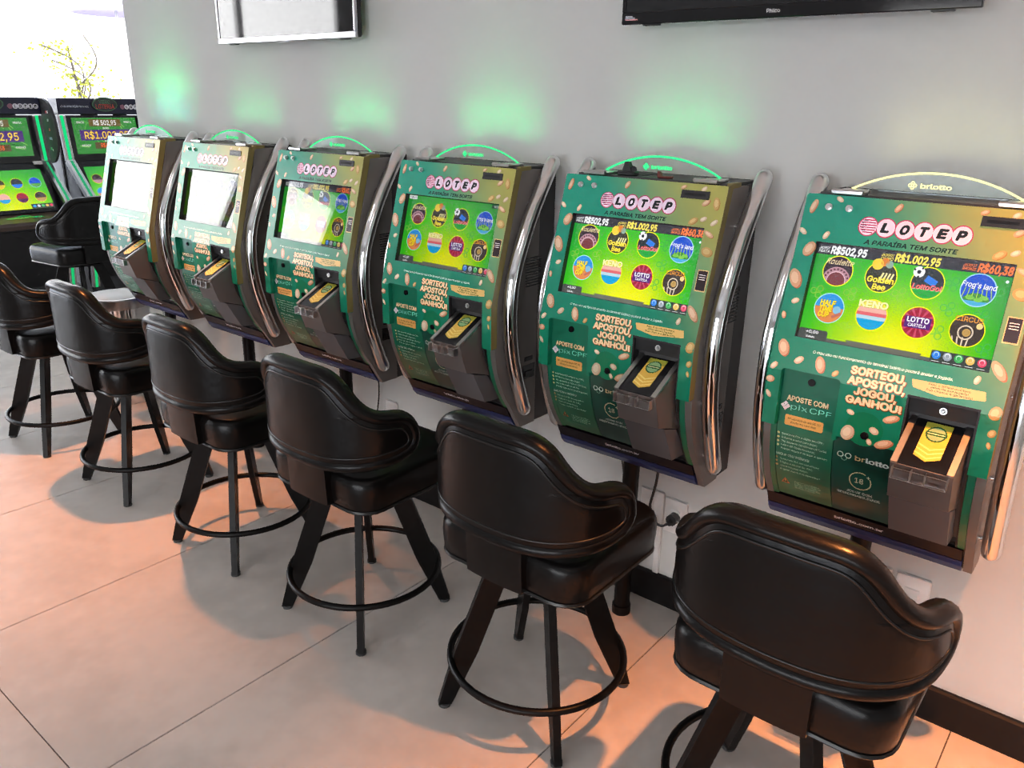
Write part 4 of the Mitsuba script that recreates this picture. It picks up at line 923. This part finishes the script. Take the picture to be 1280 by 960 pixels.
for q, x in enumerate([.150, .186, .222, .258, .294, .330]):
    hb = Art(0.0002); hb.circle(x, 1.470, .0195, '#8a5a6a' if q == 0 else '#d8d4dc', 1, 10)
    if q: hb.text('LOTEP'[q - 1], x, 1.461, .018, '#1a1420', 2, align='c', heavy=.05)
    m_, c_ = hb.build(on_head); CAB[num('header__logo_ball', q)] = mikit.ply(m_, 'm_print', False, uv=inkuv(c_))
m_, c_ = ha.build(on_head); CAB['header__lettering'] = mikit.ply(m_, 'm_print', False, uv=inkuv(c_))
ha = Art(0.0002); ha.poly(sa.scale(em, .97, .95).difference(sa.scale(em, .90, .84)), '#3f6a4a', 1)
m_, c_ = ha.build(lambda y, z, o: np.stack([0.0225 + o + 0 * y, y, z + 1.487], -1)); CAB['header__emblem_rim'] = mikit.ply(m_, 'm_print', False, uv=inkuv(c_))
ha = Art(0.0002); ha.text('VIDEO', -.045, .008, .026, '#4f7a58', 2, width=.09); ha.text('LOTERIA', -.075, -.030, .032, '#b8443a', 2, width=.15)
m_, c_ = ha.build(lambda y, z, o: np.stack([0.0225 + o + 0 * y, y, z + 1.487], -1)); CAB['header__emblem_lettering'] = mikit.ply(m_, 'm_print', False, uv=inkuv(c_))
# upper display
def cab_map(A, B, z0, z1, o0=0.004): return lambda y, z, o: cab_front(y, (z - z0) / (z1 - z0), o + o0, A, B)
mpU = cab_map(UP_A, UP_B, 0.0, 0.32); mpL = cab_map(LO_A, LO_B, 0.0, 0.39)
CAB['upper_frame'] = mikit.ply(trimesh.convex.convex_hull(np.vstack([mpU(np.array([-.31, .31, .31, -.31]), np.array([-.03, -.03, .32, .32]), np.full(4, o)) for o in (-.03, -.001)])), 'm_black_gloss')
a = Art(0.0004); a.rect(-.262, .262, .020, .300, '#2f8a34', 0)
for q in range(26):
    rr = random.Random(q); a.poly(sa.rotate(sg.box(-.05, -.004, .05, .004), rr.uniform(0, 180)).intersection(sg.box(-.26 , -.1, .26, .1)).__class__(sa.translate(sa.rotate(sg.box(-.035, -.003, .035, .003), rr.uniform(0, 180)), rr.uniform(-.22, .22), rr.uniform(.06, .26))), ['#5fb848', '#1f6a28', '#8fd060'][q % 3], .5)
a.rect(-.130, .130, .232, .288, '#6a5a2c', 1); a.text('R$ 502,95', 0, .242, .036, '#f4f4f0', 2, align='c', width=.185); a.text('PRATA', -.225, .256, .016, '#e8e8e0', 2, width=.06); a.text('PRATA', .160, .256, .016, '#e8e8e0', 2, width=.06)
a.rect(-.215, .215, .124, .206, '#4c2a78', 1); a.text('R$1.002,95', 0, .137, .054, '#ffd23a', 2, align='c', width=.36); a.text('OURO', 0, .211, .014, '#f0f0e8', 2, align='c')
a.rect(-.110, .110, .058, .108, '#5a4a28', 1); a.text('R$60,38', 0, .068, .032, '#ff6a2a', 2, align='c', width=.13); a.text('BRONZE', 0, .112, .010, '#f0f0e8', 2, align='c'); a.text('BRONZE', -.215, .078, .014, '#e8e8e0', 2, width=.07); a.text('BRONZE', .145, .078, .014, '#e8e8e0', 2, width=.07)
m_, c_ = a.build(mpU); CAB['upper_display'] = emit_attr(m_, c_, DISPLAY * 0.9)
# lower display
nx, nz = 24, 16
Y_, Z_ = np.meshgrid(np.linspace(-.262, .262, nx), np.linspace(.020, .345, nz)); y_, z_ = Y_.ravel(), Z_.ravel()
i_, j_ = np.meshgrid(np.arange(nz - 1), np.arange(nx - 1), indexing='ij'); a_ = (i_ * nx + j_).ravel(); f_ = np.vstack([np.c_[a_, a_ + 1, a_ + nx + 1], np.c_[a_, a_ + nx + 1, a_ + nx]])
d_ = np.hypot(y_, (z_ - .02) * 1.2)
C_ = np.stack([np.interp(d_, [0, .10, .20, .30, .42], [srgb(c)[q] for c in ('#eef000', '#c8e800', '#84d808', '#48c02a', '#1f9c34')]) for q in range(3)], -1)
CAB['lower_frame'] = mikit.ply(trimesh.convex.convex_hull(np.vstack([mpL(np.array([-.31, .31, .31, -.31]), np.array([-.01, -.01, .385, .385]), np.full(4, o)) for o in (-.02, -.001)])), 'm_black_gloss')
CAB['lower_display'] = emit_attr(trimesh.Trimesh(mpL(y_, z_, 0.0), f_, process=False), C_, DISPLAY, flat=False)
ncab = 0
for x, z, c1, c2, rc in ((-.19, .235, '#3a2b33', '#b98a96', '#f4f000'), (-.065, .235, '#3b3a2c', '#e8c830', '#f4f000'), (.06, .235, '#2c3338', '#2a7be0', '#f4f000'), (.19, .235, '#1550c8', '#5aa84a', '#9fd8f0'), (-.19, .115, '#2a93dc', '#e08a4a', '#a8e8e0'), (-.065, .115, '#f0b4a4', '#2aa4dc', '#f4f000'), (.06, .115, '#a01f3c', '#5a2a58', '#f4d000'), (.19, .115, '#453c36', '#c09a58', '#f4f000')):
    a = Art(0.0006); a.circle(x, z, .043, rc, 1, 12); a.circle(x, z, .040, c1, 2, 12); a.poly(sg.Point(x, z).buffer(.040).intersection(sg.box(x - .05, z - .05, x + .05, z - .008)), c2, 3)
    m_, c_ = a.build(mpL); CAB[num('lower_display__game_icon', ncab)] = emit_attr(m_, c_, DISPLAY); ncab += 1
a = Art(0.0006); a.rect(.10, .262, .020, .058, '#3c4440', 1)
for q, c in enumerate(('#3f9fe0', '#d8dce0', '#4fbe6a', '#e8c060', '#e04a68')): a.circle(.122 + q * .030, .040, .0115, c, 2, 8)
m_, c_ = a.build(mpL); CAB['lower_display__button_bar'] = emit_attr(m_, c_, DISPLAY)
# deck
CAB['deck'] = mikit.ply(prism_x([(0.235, 0.700), (0.42, 0.662), (0.435, 0.640), (0.42, 0.612), (0.235, 0.66)], -HW + .02, HW - .02).apply_transform(np.array([[0, 1, 0, 0], [1, 0, 0, 0], [0, 0, 1, 0], [0, 0, 0, 1.0]])), 'm_deck')
mpD = cab_map((0.42, 0.663), (0.235, 0.701), 0.0, 0.19, 0.002)
a = Art(0.0004); a.text('VIDEOLOTERIA', 0, .085, .030, '#20e060', 1, width=.26, align='c'); a.poly(sg.Polygon([(-.06, .128), (0, .150), (.06, .128), (.03, .128), (0, .138), (-.03, .128)]), '#20e060', 1)
m_, c_ = a.build(mpD); CAB['deck__lit_lettering'] = emit_attr(m_, c_, 0.9)
for q, bb in enumerate(((.255, .275, .120, .140), (.265, .290, .080, .100))):
    a = Art(0.0004); a.rect(*bb, '#e4e4e4', 1); m_, c_ = a.build(mpD); CAB[num('deck__button', q)] = mikit.ply(m_, 'm_print', False, uv=inkuv(c_))
CAB['card_reader'] = mikit.ply(trimesh.convex.convex_hull(np.vstack([mpU(np.array([.24, .30, .30, .24]), np.array([-.055, -.055, -.020, -.020]), np.full(4, o)) for o in (0, .02)])), 'm_white_plastic')
# light strips and chrome arms on both sides
for q, sd in enumerate((-1, 1)):
    y0 = sd * (HW - 0.030)
    def bar(A, B, w, o0, o1, s0=0, s1=1): return trimesh.convex.convex_hull(np.vstack([cab_front(np.array([y0 - w, y0 + w, y0 + w, y0 - w]), np.array([s0, s0, s1, s1]), np.full(4, o), A, B) for o in (o0, o1)]))
    CAB[num('upper_light_strip', q)] = mikit.ply(bar((0.012, 1.06), (-0.035, 1.408), .030, -.02, .012), 'm_steel')
    CAB[num('upper_light_strip', q) + '__lamp'] = emit_rgb(bar((0.012, 1.06), (-0.035, 1.408), .011, .012, .016, .02, .98), (0.01, 0.75, 0.22))
    CAB[num('arm', q)] = mikit.ply(bar((0.44, 0.655), (0.012, 1.06), .032, -.03, .012), 'm_steel')
    CAB[num('arm', q) + '__lamp'] = emit_rgb(bar((0.44, 0.655), (0.012, 1.06), .009, .012, .015, .04, .97), (0.02, 0.42, 0.16))
    CAB[num('lower_light_strip', q)] = mikit.ply(bar((0.13, 0.05), (0.22, 0.55), .028, -.02, .012), 'm_steel')
    CAB[num('lower_light_strip', q) + '__lamp'] = emit_rgb(bar((0.13, 0.05), (0.22, 0.55), .010, .012, .016), (0.01, 0.55, 0.16))
wing = spline([(-0.03, 1.53), (0.06, 1.525), (0.155, 1.47), (0.205, 1.36), (0.215, 1.25), (0.17, 1.13), (0.09, 1.06), (0.01, 1.045)], 40)
wp = sg.Polygon(np.vstack([wing, [(-0.06, 1.05), (-0.06, 1.53)]]))
def wing_mesh(pg, y0, y1):
    m = extrude(pg, y1 - y0); v = m.vertices.copy(); m.vertices = np.stack([v[:, 0], v[:, 2] + y0, v[:, 1]], -1); m.fix_normals(); return m
CAB['wing_panel'] = mikit.ply(wing_mesh(wp, HW + 0.0, HW + 0.02), 'm_body')
a = Art(0.0003)
for q, (x, z, c, w) in enumerate(((.075, 1.430, '#c8484a', .04), (.095, 1.430, '#d8d8d8', .03), (.085, 1.370, '#b8b8bc', .028), (.095, 1.300, '#c05a5a', .022), (.080, 1.235, '#9aa0b8', .05), (.075, 1.160, '#5aa86a', .028), (.105, 1.150, '#c8c8c8', .016))):
    a = Art(0.0003); a.rect(x, x + w, z - .010, z + .010, c, 1, .003)
    m_, c_ = a.build(lambda x, z, o: np.stack([x, HW - 0.0006 - o + 0 * x, z], -1)); CAB[num('wing_panel__notice_sign', q)] = mikit.ply(m_, 'm_print', False, uv=inkuv(c_))
for i, (y, text) in enumerate(((0.545, 'black gaming cabinet with two green screens at the left photo edge'), (1.400, 'black gaming cabinet partly hidden behind the leftmost wall terminal'))):
    key = num('gaming_cabinet', i); tf = T().translate([-6.55, y, 0])
    for n_, d in CAB.items():
        scene[f'{key}__{n_}'] = {**d, 'to_world': tf}
    lab(key, text, 'gaming cabinet', 'gaming cabinets before the bright window')

# ------------------------------------------------------------------ outside the window
principled('m_shade', (0.42, 0.36, 0.46), 0.7); principled('m_trunk', (0.06, 0.045, 0.03), 0.8)
scene['m_leaf'] = {'type': 'principledthin', 'base_color': rgb((0.30, 0.30, 0.04)), 'roughness': 0.6, 'diff_trans': 0.6}
def dome(r, h, n=32):
    k = np.linspace(0, 1, 9); return [(r * math.sin(t * math.pi / 2), h * math.cos(t * math.pi / 2)) for t in k]
pr_ = dome(0.62, 0.26)
sh = lathe(pr_ + [(0.58, -0.006)] + [(x * .95, z * .92) for x, z in pr_[::-1][1:]], 32).apply_translation([-12.0, 4.32, 2.665])
put('parasol__canopy', sh, 'm_shade', smooth=40)
put('parasol__pole', tube([[-12.0, 4.32, -0.02], [-12.0, 4.32, 2.90]], 0.02, 10), 'm_brushed', smooth=40)
lab('parasol', 'pale domed canopy seen through the bright window', 'parasol')
tx, ty = -14.5, 4.75
rt = random.Random(11)
put('tree__trunk', cat(tube(spline([(tx, ty, -0.02), (tx + .05, ty + .02, .8), (tx - .02, ty, 1.6), (tx + .03, ty - .1, 2.3)], 20), np.linspace(.05, .015, 20), 8), *[tube(spline([(tx, ty, 0.9 + .2 * q), (tx + rt.uniform(-.2, .2), ty + rt.uniform(-.3, .3), 1.3 + .2 * q), (tx + rt.uniform(-.4, .4), ty + rt.uniform(-.6, .6), 1.7 + .2 * q)], 10), .012, 5) for q in range(5)]), 'm_trunk', smooth=40)
lv, lf = [], []
for q in range(420):
    c = np.array([tx + rt.gauss(0, .28), ty + rt.gauss(0, .22), rt.uniform(1.15, 2.35)]); c[1] += (1.9 - c[2]) * 0.45
    a1 = np.array([rt.gauss(0, 1) for _ in range(3)]); a1 /= np.linalg.norm(a1); b1 = np.cross(a1, [rt.gauss(0, 1) for _ in range(3)]); b1 /= np.linalg.norm(b1)
    L_, W_ = rt.uniform(.06, .11), rt.uniform(.018, .03); k = len(lv)
    lv += [c, c + a1 * L_ * .5 + b1 * W_, c + a1 * L_, c + a1 * L_ * .5 - b1 * W_]; lf += [[k, k + 1, k + 2], [k, k + 2, k + 3]]
put('tree__foliage', trimesh.Trimesh(np.array(lv), np.array(lf), process=False), 'm_leaf'); lab('tree__foliage', kind='stuff')
lab('tree', 'thin yellowish green young tree seen through the bright window', 'tree')
